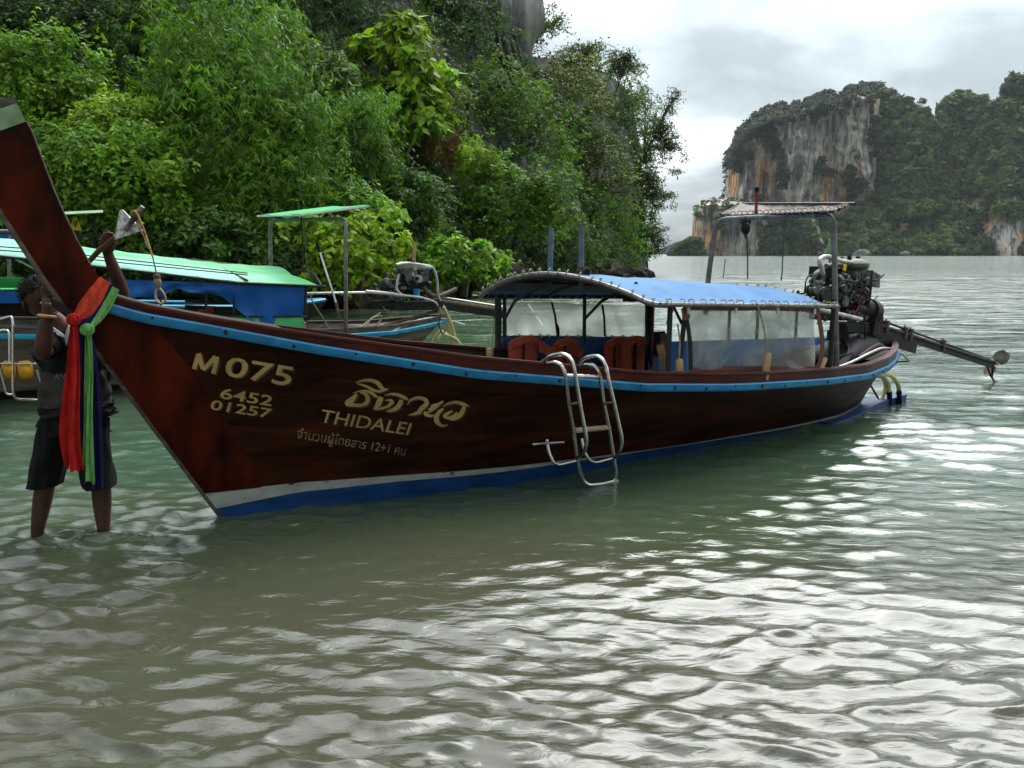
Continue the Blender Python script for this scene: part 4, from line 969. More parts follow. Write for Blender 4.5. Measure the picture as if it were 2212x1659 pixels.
def name_strokes(m, off, dxy, nm, S=NAME, k=5, o_=(1150, 1420, 2.765)):
    mb = MB()
    for si, st in enumerate(S):
        pp = smooth_path(st, k); rows = []
        for i, p in enumerate(pp):
            d = pp[min(i + 1, len(pp) - 1)] - pp[max(i - 1, 0)]; d.z = 0; d = d.normalized() if d.length > 1e-6 else Vector((1, 0, 0)); nn = Vector((-d.y, d.x, 0)) * max(1.5, p.z) * .5
            row = []
            for s in (-1, 0, 1):
                x, y = p.x + nn.x * s, p.y + nn.y * s; q_ = H1.hit(B1, (o_[0] + x / o_[2]) / 1.823, (o_[1] + y / o_[2]) / 1.823)
                sx, z = q_.x + dxy[0], q_.z + dxy[1]; row.append(Vector((sx, -(H1.w(H1.Q(sx, z), z) + off + .0003 * si), z)))
            rows.append(row)
        mb.grid(rows)
    mb.build(nm, m, main, smooth=False)
name_strokes(M['letshadow'], .0015, (.012, -.010), 'thai_name_shadow'); name_strokes(M['gold'], .0065, (0, 0), 'thai_name')
EM = [[(192,346,30),(206,300,30),(222,246,30)], [(222,240,34),(236,290,32),(252,346,26)], [(252,350,24),(296,306,30),(338,262,34)], [(346,262,30),(336,320,30),(320,376,30)]]
name_strokes(M['letshadow'], .0015, (.010, -.008), 'registration_letter_shadow', EM, 2, (650, 1250, 1.7015)); name_strokes(M['gold'], .005, (0, 0), 'registration_letter', EM, 2, (650, 1250, 1.7015))
letters('\u0e08\u0e33\u0e19\u0e27\u0e19\u0e1c\u0e39\u0e49\u0e42\u0e14\u0e22\u0e2a\u0e32\u0e23 12+1 \u0e04\u0e19', [(645, 922), (880, 962), (638, 953)], M['goldsm'], 'capacity_notice', bold=.004)

# ---- canopy
LASH = []
def ring_lash(mb, pts, r, step, rr=.006, seed=0):
    rg = random.Random(seed); L_ = 0
    for a, b in zip(pts[:-1], pts[1:]):
        a, b = Vector(a), Vector(b); d = (b - a); n = d.length
        while L_ < n:
            c = a + d * (L_ / n); t = d.normalized(); k = rg.uniform(.3, .8)
            u_ = t.orthogonal().normalized(); w_ = t.cross(u_)
            mb.tube([c + (u_ * math.cos(q) + w_ * math.sin(q)) * r + t * (k * .03 * math.sin(q)) for q in np.linspace(0, 5.6, 9)], rr, 4)
            L_ += step * rg.uniform(.7, 1.3)
        L_ -= n
nf, nr_ = b1(1441, 653, -.74), b1(1802, 659, -.72)
ff = Vector((2.17, .76, 1.185)); fr_ = Vector((4.53, .74, 1.11)); cf, crr = 1.375, 1.225
def hoop(s, n=17, lip=True):                            # s 0 front .. 1 rear
    A = nf.lerp(nr_, s); B = ff.lerp(fr_, s); cz = cf + (crr - cf) * s; out = []
    for i in range(n):
        t = i / (n - 1); x = A.x + (B.x - A.x) * t; y = A.y + (B.y - A.y) * t
        base = A.z + (B.z - A.z) * t; k = math.sin(math.pi * min(1, max(0, (t - .07) / .93))) ** .82 if lip else math.sin(math.pi * t)
        out.append(Vector((x - .10 * math.sin(math.pi * t) * (1 - s), y, base + (cz - base) * k)))
    return out
P = []
for i in range(21):
    s = i / 20; h_ = hoop(s); h_ = [p + Vector((0, 0, -.012 * math.sin(s * math.pi * 5) ** 2 * math.sin(math.pi * k / 16) + .004 * fbm(k * .9, s * 11, 1.0, 3) * 3 * math.sin(math.pi * k / 16))) for k, p in enumerate(h_)]; P.append(h_)
mb = MB(); mb.sheet(P, .003); mb.build('canopy_tarp', M['bluetarp'], main, angle=60)
mb = MB(); mb.sheet([[p + Vector((0, 0, -.012)) for p in r[1:-1]] for r in P], .002); mb.build('canopy_lining', M['lining'], main, angle=60)
for s, r in ((0, .020), (.28, .013), (.55, .012), (.8, .012), (1.0, .018)):
    mb = MB(); mb.tube([p + Vector((0, 0, -.018)) for p in hoop(s, 25)], r, 8); mb.build('canopy_hoop', M['blackpipe'] if s else M['galv'], main)
for a, b in ((nf, nr_), (ff, fr_)):
    mb = MB(); mb.tube([a + Vector((-.06, 0, -.012)), b + Vector((.05, 0, -.012))], .016, 8); mb.build('canopy_side_rail', M['galv'] if a is nf else M['blackpipe'], main)
for yy in (-.35, .05, .42):
    t = (yy + .74) / 1.5; mb = MB(); mb.tube([hoop(s, 31)[int(t * 30)] + Vector((0, 0, -.03)) for s in np.linspace(0, 1, 9)], .011, 6); mb.build('canopy_purlin', M['blackpipe'], main)
mb = MB(); ring_lash(mb, hoop(0, 25), .026, .085, .0045, 1); ring_lash(mb, [nf, nr_], .024, .105, .0045, 2); ring_lash(mb, hoop(1, 25), .024, .10, .004, 3); ring_lash(mb, [ff, fr_], .022, .09, .0045, 4)
mb.build('rope_lashing', M['rope'], main, kind='stuff')
def zgx(h, x):
    q = h.Q(x, .7); return h.zg(min(1, max(0, q)))
def post_at(x, y, ztop, r=.02, m='blackpipe', zb=None, lean=0): 
    mb = MB(); mb.tube([(x, y, zb if zb is not None else zgx(H1, x) - .25), (x + lean, y, ztop)], r, 8); return mb.build('canopy_post', M[m], main)
fpost = b1(1078, 800, .68)
for u, r in ((1076, .026), (1090, .014), (1262, .016), (1405, .030), (1396, .016)):
    x = b1(u, 720, .68).x; post_at(x, .68, 1.17, r)
for u, r, ln in ((1440, .018, 0), (1462, .017, .05), (1790, .020, .0)):
    x = b1(u, 760, -.66).x; post_at(x, -.68, 1.15, r, 'blackpipe', zgx(H1, x) - .07, ln)
mb = MB(); pa = b1(1441, 660, -.66)
mb.tube([b1(1441, 700, -.66), b1(1453, 668, -.68)], .010, 6); mb.tube([b1(1455, 662, -.68), b1(1473, 700, -.66)], .010, 6)
mb.tube([b1(1090, 690, .6), b1(1112, 650, .5), b1(1190, 606, .2)], .013, 6); mb.tube([b1(1262, 690, .3), b1(1300, 650, .1), b1(1375, 612, -.35)], .013, 6)
mb.build('canopy_braces', M['blackpipe'], main)
mb = MB(); mb.tube([b1(1395, 632, -.4), b1(1397, 668, -.4)], .012, 6, 0); mb.box(b1(1368, 642, -.15), (.13, .09, .06)); mb.build('hanging_box', M['blackstrap'], main)
# lengthwise rails on the far side and their curtains
x0, x1 = b1(1088, 700, .70).x, b1(1400, 700, .70).x
def curtain(name, m, u0, u1, top, bot, y, n=30, rows=9, wav=.012, seed=0, top2=None, bot2=None, parent=main, fr=B1):
    P = []; rg = np.random.default_rng(seed); ph = rg.uniform(0, 6, 4)
    for i in range(n):
        t = i / (n - 1); tp = fr.at(u0 + (u1 - u0) * t, top + ((top2 or top) - top) * t, y); bt_ = fr.at(u0 + (u1 - u0) * t, bot + ((bot2 or bot) - bot) * t, y)
        row = []
        for k in range(rows):
            s = k / (rows - 1); p = tp.lerp(bt_, s)
            p.y += wav * (math.sin(t * 19 + ph[0] + s * 2) + .6 * math.sin(t * 41 + ph[1] - s * 3)) * (.3 + s) + wav * math.sin(s * 5 + ph[2] + t * 7); row.append(p)
        P.append(row)
    mb = MB(); mb.sheet(P, .002); return mb.build(name, m, parent, angle=70)
curtain('clear_side_curtain', M['clear'], 1092, 1396, 652, 727, .70, seed=1, top2=660, bot2=726)
curtain('lower_side_curtain', M['shadedcurtain'], 1084, 1412, 728, 812, .67, seed=2, wav=.010)
curtain('lower_side_curtain', M['brightcurtain'], 1425, 1800, 738, 812, .48, seed=3, wav=.010, top2=730)
curtain('clear_side_curtain', M['clear'], 1478, 1770, 668, 738, .70, seed=6, top2=662, bot2=730)
mb = MB(); mb.tube([b1(1078, 727, .69), b1(1425, 730, .69)], .013, 6); mb.tube([b1(1430, 741, .65), b1(1800, 730, .65)], .012, 6); mb.build('curtain_rail', M['blackpipe'], main)
mb = MB(); ring_lash(mb, [b1(1092, 727, .69), b1(1410, 730, .69)], .020, .10, .004, 8); ring_lash(mb, [b1(1485, 741, .65), b1(1780, 731, .65)], .018, .09, .004, 9); mb.build('curtain_lashing', M['rope'], main, kind='stuff')
for a, b in (((1192, 652), (1205, 727)), ((1301, 658), (1307, 726)), ((1203, 700), (1207, 727))):
    mb = MB(); p, q = b1(*a, .66), b1(*b, .66); mb.tube([p, p.lerp(q, .4) + Vector((.01, 0, 0)), q], .010, 5); mb.build('curtain_strap', M['blackstrap'], main)
# near-side curtain with a brown hem
NEARY = -.70
curtain('clear_near_curtain', M['clearnear'], 1487, 1760, 664, 799, NEARY, seed=4, wav=.009, bot2=796, n=44, rows=16)
def strip(name, m, pts, wd, y, th=.004, parent=main, fr=B1, up=(0, 0, 1)):
    P = [fr.at(u, v, y - .004) for u, v in smooth_path([(u, v, 0) for u, v in pts], 4) for _ in (0,)] if False else [fr.at(p.x, p.y, y - .006) for p in smooth_path([(u, v, 0) for u, v in pts], 4)]
    rows = []
    for i, p in enumerate(P):
        d = (P[min(i + 1, len(P) - 1)] - P[max(i - 1, 0)]).normalized(); s = Vector((d.z, 0, -d.x)) * wd / 2; rows.append([p - s, p + s])
    mb = MB(); mb.sheet(rows, th); return mb.build(name, m, parent)
strip('curtain_hem', M['brownhem'], [(1476, 661), (1560, 663), (1660, 663), (1768, 667)], .055, NEARY)
strip('curtain_hem', M['brownhem'], [(1766, 668), (1772, 700), (1777, 745), (1772, 780), (1764, 799)], .050, NEARY)
strip('curtain_hem', M['brownhem'], [(1479, 664), (1484, 690)], .065, NEARY)
strip('curtain_hem', M['blackstrap'], [(1484, 690), (1491, 740), (1493, 800)], .035, NEARY)
strip('curtain_hem', M['brownhem'], [(1493, 801), (1560, 797), (1660, 797), (1762, 797)], .04, NEARY)
for (u, v) in ((1487, 670), (1590, 668), (1680, 670), (1760, 672)):
    mb = MB(); c = b1(u, v, NEARY - .015); mb.box(c, (.022, .012, .05)); mb.tube([c + Vector((0, 0, .02)), c + Vector((.005, 0, .07))], .006, 5); mb.build('curtain_buckle', M['white'], main)
for u in (1527, 1575, 1636, 1655, 1720, 1757):                # dark uprights of the far side seen through the plastic
    x = b1(u, 700, .66).x; 
    if u in (1575, 1636, 1720): post_at(x, .66, 1.13, .016)
# upright plastic pipes above the front hoop
for u0, v0, u1, v1, w in ((1187, 588, 1191, 492, .30), (1256, 592, 1256, 490, .02)):
    mb = MB(); a, b = b1(u0, v0, w), b1(u1, v1, w); mb.tube([a + Vector((0, 0, -.12)), b], .0195, 10); mb.build('upright_pipe', M['pvc'], main)
mb = MB(); c = b1(1258, 588, 0); ring_lash(mb, [c + Vector((0, -.05, 0)), c + Vector((0, .05, 0))], .035, .012, .006, 4); mb.build('pipe_lashing', M['darkrope'], main)

# ---- stern arch with its little awning
mb = MB(); mb.tube(bend([b1(1807, 800, -.52), b1(1801, 462, -.50), b1(1548, 474, .58), b1(1530, 600, .62), b1(1524, 680, .62)], .11), .0235, 10); mb.build('stern_arch', M['galv'], main)
fa, fb = b1(1557, 463, .60), b1(1812, 452, -.60); ra, rb = fa + Vector((.30, 0, .105)), fb + Vector((.12, 0, .035))
P = []
for i in range(15):
    t = i / 14; a = fa.lerp(fb, t); b = ra.lerp(rb, t); sg = -.018 * math.sin(math.pi * t); P.append([a.lerp(b, s) + Vector((0, 0, sg * (1 + math.sin(math.pi * s)) + .005 * math.sin(t * 31 + s * 9))) for s in np.linspace(0, 1, 6)])
mb = MB(); mb.sheet(P, .004); mb.build('awning_canvas', M['pinktarp'], main, angle=60)
mb = MB(); mb.tube([p + Vector((0, 0, -.015)) for p in [fa, fb]], .012, 6); mb.tube([ra, rb + Vector((0, -.06, .01))], .012, 6); mb.tube([fa, ra], .012, 6); mb.tube([fb, rb], .014, 6); mb.build('awning_frame', M['blackpipe'], main)
mb = MB(); ring_lash(mb, [fa, fb], .022, .06, .005, 5); ring_lash(mb, [fb, rb], .028, .04, .006, 6)
for k in range(7):
    p = fa.lerp(fb, .3 + .1 * k); mb.tube([p, p + Vector((.01, -.01, -.03 - .03 * (k % 3)))], .004, 4)
mb.build('awning_lashing', M['rope'], main, kind='stuff')
mb = MB(); a, b = b1(1633, 462, 0.15), b1(1635, 412, .15); mb.tube([a, b], .013, 6); mb.build('flag_stub', M['red'], main)
mb = MB(); mb.ball(b + Vector((0, 0, .01)), (.02, .02, .03), 8); mb.build('stub_cap', M['blackrubber'], main)
for pts, m, r in (([(1610, 468), (1611, 482), (1610, 490)], 'darkrope', .005), ([(1613, 508), (1615, 555), (1615, 602)], 'darkrope', .006), ([(1695, 466), (1692, 520), (1690, 585), (1687, 606)], 'tealrope', .006), ([(1567, 560), (1564, 585), (1562, 600)], 'darkrope', .004), ([(1806, 500), (1808, 600), (1812, 760)], 'rope', .0035)):
    mb = MB(); mb.tube([b1(u, v, .05 if u < 1700 else -.56) for u, v in pts], r, 5); mb.build('hanging_cord', M[m], main)
mb = MB(); c = b1(1611, 493, .05); mb.ball(c, (.045, .035, .055), 10); mb.box(c + Vector((-.03, 0, .045)), (.06, .03, .03), (0, .4, 0)); mb.box(c + Vector((.02, 0, .05)), (.05, .03, .035)); mb.tube([c + Vector((-.028, 0, -.03)), c + Vector((0, 0, -.08)), c + Vector((.03, 0, -.03))], .006, 5); mb.build('pulley_block', M['blackrubber'], main)

# ---- life jackets, hung inside
def jacket(u, v, w, h, y, label, flop, belt):
    p = B1.at(u, v, y); t = thing('life_jacket', label, 'life jacket', (0, 0, 0), 0, 'orange life jackets hanging under the blue canopy')
    t.parent = None; wp = main_mat @ p; t.location = wp; t.rotation_euler = (0, 0, B1.a)
    def panel(x0, x1, z0, z1, nm, th=.035, lean=0):
        P = []
        for i in range(9):
            a = i / 8; row = []
            for k in range(9):
                b = k / 8; x = x0 + (x1 - x0) * a + lean * b; z = z0 + (z1 - z0) * b
                row.append(Vector((x, -th * math.sin(math.pi * min(.97, max(.03, a))) ** .5 * (.7 + .3 * abs(math.sin(b * 15))) - .01, z)))
            P.append(row)
        mb = MB(); mb.sheet(P, .02); mb.build(nm, M['orange'], t, angle=50)
    panel(-w / 2, -.015, -h, 0, 'front_panel'); panel(.015, w / 2, -h, -.03, 'front_panel')
    P = [[Vector((-w * .5 + w * s, -.045 - .02 * math.sin(math.pi * s), .015 + .035 * math.sin(math.pi * s) - dz)) for s in np.linspace(0, 1, 9)] for dz in (0, .03, .06)]
    mb = MB(); mb.sheet(P, .022); mb.build('collar', M['orange'], t, angle=60)
    P = [[Vector((w * .28 + flop + (w * .42) * s, -.075, .0 - .05 * s - dz)) for s in np.linspace(0, 1, 5)] for dz in (0, .05, .09)]
    mb = MB(); mb.sheet(P, .03); mb.build('shoulder_flap', M['orange'], t, angle=60)
    mb = MB()
    if belt: mb.box((0, -.055, -h * .82), (w * 1.15, .008, .035)); mb.box((0, -.06, -h * .3), (.025, .008, h * .6))
    else: mb.box((0, -.03, -h * .5), (.018, .02, h * .95))
    mb.build('belt', M['blackstrap'], t)
main_mat = Matrix.Translation((B1.o[0], B1.o[1], 0)) @ Matrix.Rotation(B1.a, 4, 'Z')
jacket(1125, 737, .26, .36, .62, 'orange life jacket by the front left canopy post, collar folded to the right', .05, False)
jacket(1214, 741, .22, .36, .64, 'dim orange life jacket in shade, second from the front of the canopy', -.02, False)
jacket(1322, 740, .20, .40, .60, 'orange life jacket third along the curtain rail with no belt showing', .04, False)
jacket(1362, 736, .24, .42, .52, 'orange life jacket with black belt and drooping collar, rearmost on the rail', .10, True)
def W1(u, v, w): return main_mat @ B1.at(u, v, w)
def fender(u, v, L_, r, y, lean, label, m='bamboo', rope_to=None):
    p = W1(u, v, y); t = thing('fender', label, 'fender', tuple(p), B1.a); mb = MB(); e = Vector((lean, 0, -L_))
    mb.tube([Vector((0, 0, 0)), e * .1, e * .5, e * .9, e], [r * .85, r, r * 1.04, r, r * .85], 12); mb.build('tube', M[m], t)
    if rope_to:
        q = W1(*rope_to, y); q = t_inv(t, q); mb = MB(); mb.tube([Vector((0, 0, -.02)), q * .5 + Vector((.015, 0, 0)), q], .006, 5); mb.build('rope', M['rope'], t)
def t_inv(t, q): return Matrix.Rotation(-t.rotation_euler.z, 4, 'Z') @ (q - Vector(t.location))
fender(1659, 762, .20, .026, -.76, -.02, 'yellow bamboo fender hanging on a knotted cord in front of the clear near curtain', rope_to=(1636, 655))
fender(1058, 752, .11, .028, .60, .0, 'stubby amber fender beside the front left canopy post', rope_to=(1066, 690))
fender(1467, 776, .12, .026, -.70, .01, 'small amber fender tied at the front near canopy post', rope_to=(1464, 700))
fender(1782, 773, .16, .024, -.70, -.09, 'pale slanting fender leaning at the rear corner of the near curtain')
fender(1425, 745, .22, .028, -.35, .09, 'pale wooden fender slanting inside the boat between the two curtains')
# phone-sized notice in a sleeve and a purple bag by the curtain end
tg = thing('notice_pouch', 'small dark pouch with a grey notice hanging by the rear end of the left curtain', 'pouch', tuple(W1(1424, 742, .35)), B1.a)
mb = MB(); mb.box((0, 0, 0), (.11, .03, .20)); mb.build('pouch', M['purple'], tg); mb = MB(); mb.box((.035, -.022, 0), (.09, .008, .17)); mb.build('notice', M['greywood'], tg)

# ---- boarding ladder hooked over the rail
lad = thing('boarding_ladder', 'stainless steel boarding ladder hooked over the side of the dark red boat', 'ladder', tuple(W1(1250, 1000, -.85)), B1.a)
lo_ = Vector(lad.location)
def LW(u, v, w): return t_inv(lad, W1(u, v, w))
def lt(name, pts, r=.0125, m='steel', rad=.05, parent=lad):
    mb = MB(); mb.tube(bend([LW(*p) for p in pts], rad), r, 8); return mb.build(name, M[m], parent)
# front pair of rails (nearest us) and the pair against the hull
lt('hand_rail', [(1171, 784, -.58), (1181, 773, -.64), (1195, 767, -.70), (1213, 764, -.76), (1227, 769, -.80), (1236, 780, -.83), (1242, 806, -.84), (1254, 880, -.84), (1266, 942, -.84), (1267, 958, -.82), (1262, 977, -.76), (1248, 989, -.64)], rad=.03)
lt('hand_rail', [(1249, 790, -.58), (1257, 778, -.64), (1269, 771, -.70), (1289, 768, -.76), (1301, 776, -.80), (1310, 794, -.83), (1315, 824, -.84), (1327, 873, -.84), (1343, 945, -.84), (1343, 963, -.82), (1338, 977, -.76), (1327, 989, -.64)], rad=.03)
lt('ladder_frame', [(1181, 785, -.62), (1199, 782, -.70), (1213, 788, -.76), (1219, 801, -.79), (1223, 817, -.79), (1229, 873, -.74), (1239, 928, -.68), (1247, 989, -.63), (1253, 1019, -.61), (1260, 1040, -.60), (1271, 1048, -.60), (1301, 1045, -.60), (1327, 1038, -.60), (1331, 1023, -.61), (1326, 989, -.63), (1316, 926, -.68), (1303, 864, -.74), (1297, 817, -.79), (1293, 801, -.79), (1283, 789, -.76), (1267, 787, -.70), (1253, 790, -.62)], rad=.03)
lt('rung', [(1222, 812, -.79), (1297, 814, -.79)]); lt('rung_wrap', [(1242, 930, -.68), (1316, 923, -.68)], .017, 'rope')
lt('rail_spacer', [(1229, 874, -.74), (1250, 870, -.84)], .008, 'rusty'); lt('rail_spacer', [(1305, 873, -.74), (1324, 869, -.84)], .008, 'rusty')
lt('stand_off', [(1149, 960, -.50), (1181, 957, -.50), (1217, 955, -.50)], .009)
lt('stand_off', [(1181, 949, -.46), (1185, 977, -.48), (1195, 998, -.50), (1209, 1004, -.52), (1246, 995, -.62)], .010)
lt('stand_off', [(1256, 947, -.48), (1262, 977, -.50), (1273, 993, -.52), (1287, 999, -.54), (1325, 989, -.62)], .010)
lt('rope_end', [(1316, 1045, -.60), (1312, 1066, -.60), (1305, 1082, -.58)], .003, 'rope', .01)
lt('rung_wrap', [(1318, 1044, -.60), (1334, 1039, -.60)], .017, 'rope', .01)

# ---- stern gear
mb = MB(); mb.tube(smooth_path([b1(1700, 822, -.5), b1(1820, 790, -.42), b1(1880, 762, -.3), b1(1910, 752, -.2), b1(1945, 762, -.1), b1(1965, 780, -.1)], 5), .013, 7); mb.build('curved_pipe', M['lightpipe'], main)
mb = MB(); mb.tube([b1(1965, 780, -.1), b1(1935, 782, -.0)], .009, 6); mb.build('pipe_tail', M['blackiron'], main)
mb = MB(); mb.tube(smooth_path([b1(1855, 772, -.3), b1(1868, 762, -.25), b1(1898, 744, -.1), b1(1915, 757, -.05)], 4), .018, 7); mb.build('lashed_pole', M['rusty'], main)
mb = MB(); P = []
for i in range(12):                                            # stern deck
    q = .88 + .105 * i / 11; zg = H1.zg(q); w = H1.w(q, zg) - .06; P.append([Vector((H1.X(q, zg), k * max(.01, w), zg - .05)) for k in (-1, -.4, .4, 1)])
mb.grid(P, flip=True); mb.build('stern_deck', M['deckwood'], main)
mb = MB(); prof = [(5.42, .02, .53), (5.44, .26, .58), (5.6, .27, .66), (5.85, .22, .73), (6.1, .14, .75), (6.28, .08, .70), (6.30, .01, .56)]
P = [[Vector((x, w * math.cos(a), .52 + (z - .52) * math.sin(a) ** .8)) for a in np.linspace(.02, math.pi - .02, 11)] for x, w, z in prof]; mb.grid(P, flip=True); mb.build('black_deck_tarp', M['blackrubber'], main, angle=70)
mb = MB(); mb.tube(smooth_path([b1(1868, 722, .25), b1(1890, 736, .18), b1(1912, 752, .08), b1(1925, 770, 0)], 4), .024, 6); mb.build('far_quarter_rail', M['capwood'], main)
# steering skeg with its hoses
mb = MB()
top = [b1(1775, 905, -.33), b1(1800, 902, -.45), b1(1845, 892, -.36), b1(1900, 872, -.10), b1(1958, 862, .02), b1(1930, 858, .14), b1(1860, 878, .12), b1(1800, 890, .0)]
mb.add([Vector((p.x, p.y, .045)) for p in top] + [Vector((p.x, p.y, -.06)) for p in top], [tuple(range(8))[::-1], tuple(range(8, 16))] + [(i, (i + 1) % 8, (i + 1) % 8 + 8, i + 8) for i in range(8)])
mb.build('stern_step', M['navyblue'], main)
for k, pts in enumerate(([(1848, 838), (1862, 822), (1886, 812), (1906, 815), (1914, 835), (1905, 858), (1893, 868)], [(1880, 812), (1900, 808), (1925, 812), (1940, 832), (1942, 848)], [(1888, 810), (1905, 812), (1918, 828), (1920, 846)])):
    mb = MB(); mb.tube(smooth_path([b1(u, v, .02 - .05 * k) for u, v in pts], 5), .023, 9); mb.build('cooling_hose', M['hose'], main)
for u in (1942, 1921):
    mb = MB(); mb.tube([b1(u, 844, -.05), b1(u + 1, 862, -.05), b1(u + 1, 880, -.05)], .026, 9); mb.tube([b1(u, 848, -.05), b1(u, 851, -.05)], .030, 9); mb.build('hose_end', M['blackrubber'], main)
mb = MB(); mb.tube([b1(1878, 828, -.1), b1(1898, 862, -.1)], .010, 6); mb.build('skeg_rod', M['blackiron'], main)
mb = MB(); mb.tube(smooth_path([b1(1905, 808, 0), b1(1900, 796, 0), b1(1915, 786, 0)], 3), .008, 5); mb.tube(smooth_path([b1(1898, 812, -.02), b1(1897, 800, -.02), b1(1905, 790, 0)], 3), .008, 5); mb.build('hose_tie', M['darkrope'], main)

# ---- outboard: car engine on a swivelling frame with the long shaft
eng = thing('longtail_outboard', 'black car engine with long propeller shaft on the dark red boat stern', 'outboard engine', tuple(W1(1830, 735, 0)), B1.a)
def EW(u, v, w=0): return t_inv(eng, W1(u, v, w))
def ep(name, fn, m, angle=None):
    mb = MB(); fn(mb); return mb.build(name, M[m], eng, angle=angle)
def gear(mb, c, r, L_, ax=(0, 1, 0), n=16):
    a = Vector(ax).normalized(); mb.tube([c - a * L_ * .5, c + a * L_ * .5], r, n)
ep('engine_block', lambda mb: (mb.box(EW(1822, 628, .10), (.52, .26, .27), (0, .05, 0)), mb.box(EW(1805, 672, .10), (.50, .22, .17), (0, .05, 0)), mb.box(EW(1790, 590, .14), (.40, .15, .10), (0, .08, 0))), 'blackiron')
ep('cylinder_head', lambda mb: (mb.box(EW(1845, 585, .05), (.26, .20, .16), (0, .12, 0), taper=.72), mb.box(EW(1872, 602, .0), (.18, .20, .12), (0, .3, 0), taper=.85), mb.ball(EW(1850, 572, .0), (.14, .11, .06), 12)), 'enginegreen')
for u, v in ((1818, 560), (1835, 557), (1853, 558)): ep('filler_cap', lambda mb, u=u, v=v: gear(mb, EW(u, v, .02), .020, .035, (0, 0, 1)), 'blackrubber')
ep('intake_pipe', lambda mb: mb.tube(smooth_path([EW(1778, 592, -.12), EW(1772, 572, -.13), EW(1772, 560, -.12), EW(1786, 554, -.10), EW(1810, 562, -.06), EW(1840, 568, -.02)], 5), .021, 10), 'lightpipe')
ep('intake_pipe', lambda mb: mb.tube(smooth_path([EW(1785, 575, .05), EW(1810, 573, .05), EW(1835, 575, .05)], 4), .024, 10), 'enginegreen')
ep('intake_pipe', lambda mb: mb.tube(smooth_path([EW(1756, 606, -.05), EW(1762, 592, -.05), EW(1778, 582, -.02)], 4), .022, 9), 'enginegreen')
ep('alternator', lambda mb: (gear(mb, EW(1757, 627, -.10), .055, .12), gear(mb, EW(1757, 627, -.17), .030, .06)), 'enginegrey')
ep('crank_pulley', lambda mb: (gear(mb, EW(1778, 640, -.14), .088, .05, n=22), gear(mb, EW(1778, 640, -.18), .060, .05, n=20), gear(mb, EW(1778, 640, -.21), .030, .03)), 'blackiron')
ep('pulley_rim', lambda mb: mb.tube([EW(1778, 640, -.175) + Vector((.074 * math.cos(a), 0, .074 * math.sin(a))) for a in np.linspace(0, 2 * math.pi, 24, endpoint=False)], .006, 5, closed=True), 'enginegrey')
ep('fan_belt', lambda mb: mb.tube(smooth_path([EW(1745, 620, -.15), EW(1757, 612, -.15), EW(1780, 622, -.15), EW(1795, 640, -.15), EW(1780, 658, -.15), EW(1762, 652, -.15), EW(1746, 636, -.15), EW(1745, 620, -.15)], 4), .008, 5), 'blackrubber')
ep('timing_cover', lambda mb: (mb.box(EW(1818, 640, -.10), (.17, .06, .17), (0, .2, 0), taper=.8), gear(mb, EW(1818, 624, -.12), .042, .08), gear(mb, EW(1822, 650, -.13), .05, .05), mb.box(EW(1803, 665, -.11), (.08, .05, .09))), 'enginegrey')
ep('oil_cap', lambda mb: gear(mb, EW(1818, 624, -.17), .026, .03), 'blackrubber')
ep('starter_motor', lambda mb: (gear(mb, EW(1858, 668, -.06), .045, .16, (1, 0, -.2)), gear(mb, EW(1846, 678, -.08), .03, .12, (1, 0, -.2))), 'blackiron')
ep('bell_housing', lambda mb: (gear(mb, EW(1878, 674, 0), .125, .09, (1, 0, -.25), 20), gear(mb, EW(1868, 668, 0), .10, .16, (1, 0, -.25), 18)), 'blackiron')
ep('exhaust_manifold', lambda mb: [mb.tube(smooth_path([EW(1800 + 16 * k, 596, -.04), EW(1806 + 16 * k, 606, -.10), EW(1822 + 12 * k, 616, -.09)], 4), .016, 7) for k in range(4)], 'enginegrey')
def clutter(mb):
    rg = random.Random(4)
    for k in range(90):
        u = rg.uniform(1750, 1874); v = rg.uniform(590, 690); w = rg.uniform(-.14, -.02)
        c = EW(u, v, w)
        if rg.random() < .5: mb.box(c, (rg.uniform(.02, .07), rg.uniform(.02, .05), rg.uniform(.015, .05)), (rg.uniform(-.5, .5), rg.uniform(-.6, .6), 0))
        else: gear(mb, c, rg.uniform(.008, .022), rg.uniform(.03, .08), (rg.uniform(-1, 1), rg.uniform(-1, 1), rg.uniform(-.6, .6)), 8)
ep('engine_fittings', clutter, 'enginegrey')['kind'] = 'stuff'
def hoses(mb):
    rg = random.Random(9)
    for k in range(38):
        u, v = rg.uniform(1750, 1874), rg.uniform(590, 680); p = EW(u, v, rg.uniform(-.17, -.05)); q = EW(u + rg.uniform(-40, 40), min(v + rg.uniform(-25, 45), 700), rg.uniform(-.17, -.05)); m_ = (p + q) * .5 + Vector((rg.uniform(-.05, .05), -.03, rg.uniform(-.09, .05)))
        mb.tube(smooth_path([p, m_, q], 5), rg.choice((.004, .006, .009)), 5)
    mb.tube([EW(1756, 608, -.1) + Vector((.075 * math.cos(a) - .03, 0, .09 * math.sin(a) - .03)) for a in np.linspace(1.2, 4.6, 12)], .006, 5)
ep('cables_and_hoses', hoses, 'blackrubber')['kind'] = 'stuff'
ep('orange_cable', lambda mb: mb.tube(smooth_path([EW(1862, 640, -.1), EW(1855, 662, -.13), EW(1838, 692, -.13)], 4), .007, 5), 'orange')
ep('yellow_label_tag', lambda mb: mb.box(EW(1825, 578, -.10), (.035, .01, .06), (0, .2, 0)), 'yellowflag')
ep('yellow_hose', lambda mb: mb.tube(smooth_path([EW(1800, 520, -.2), EW(1808, 545, -.15), EW(1822, 556, -.08)], 4), .006, 5), 'yrope')
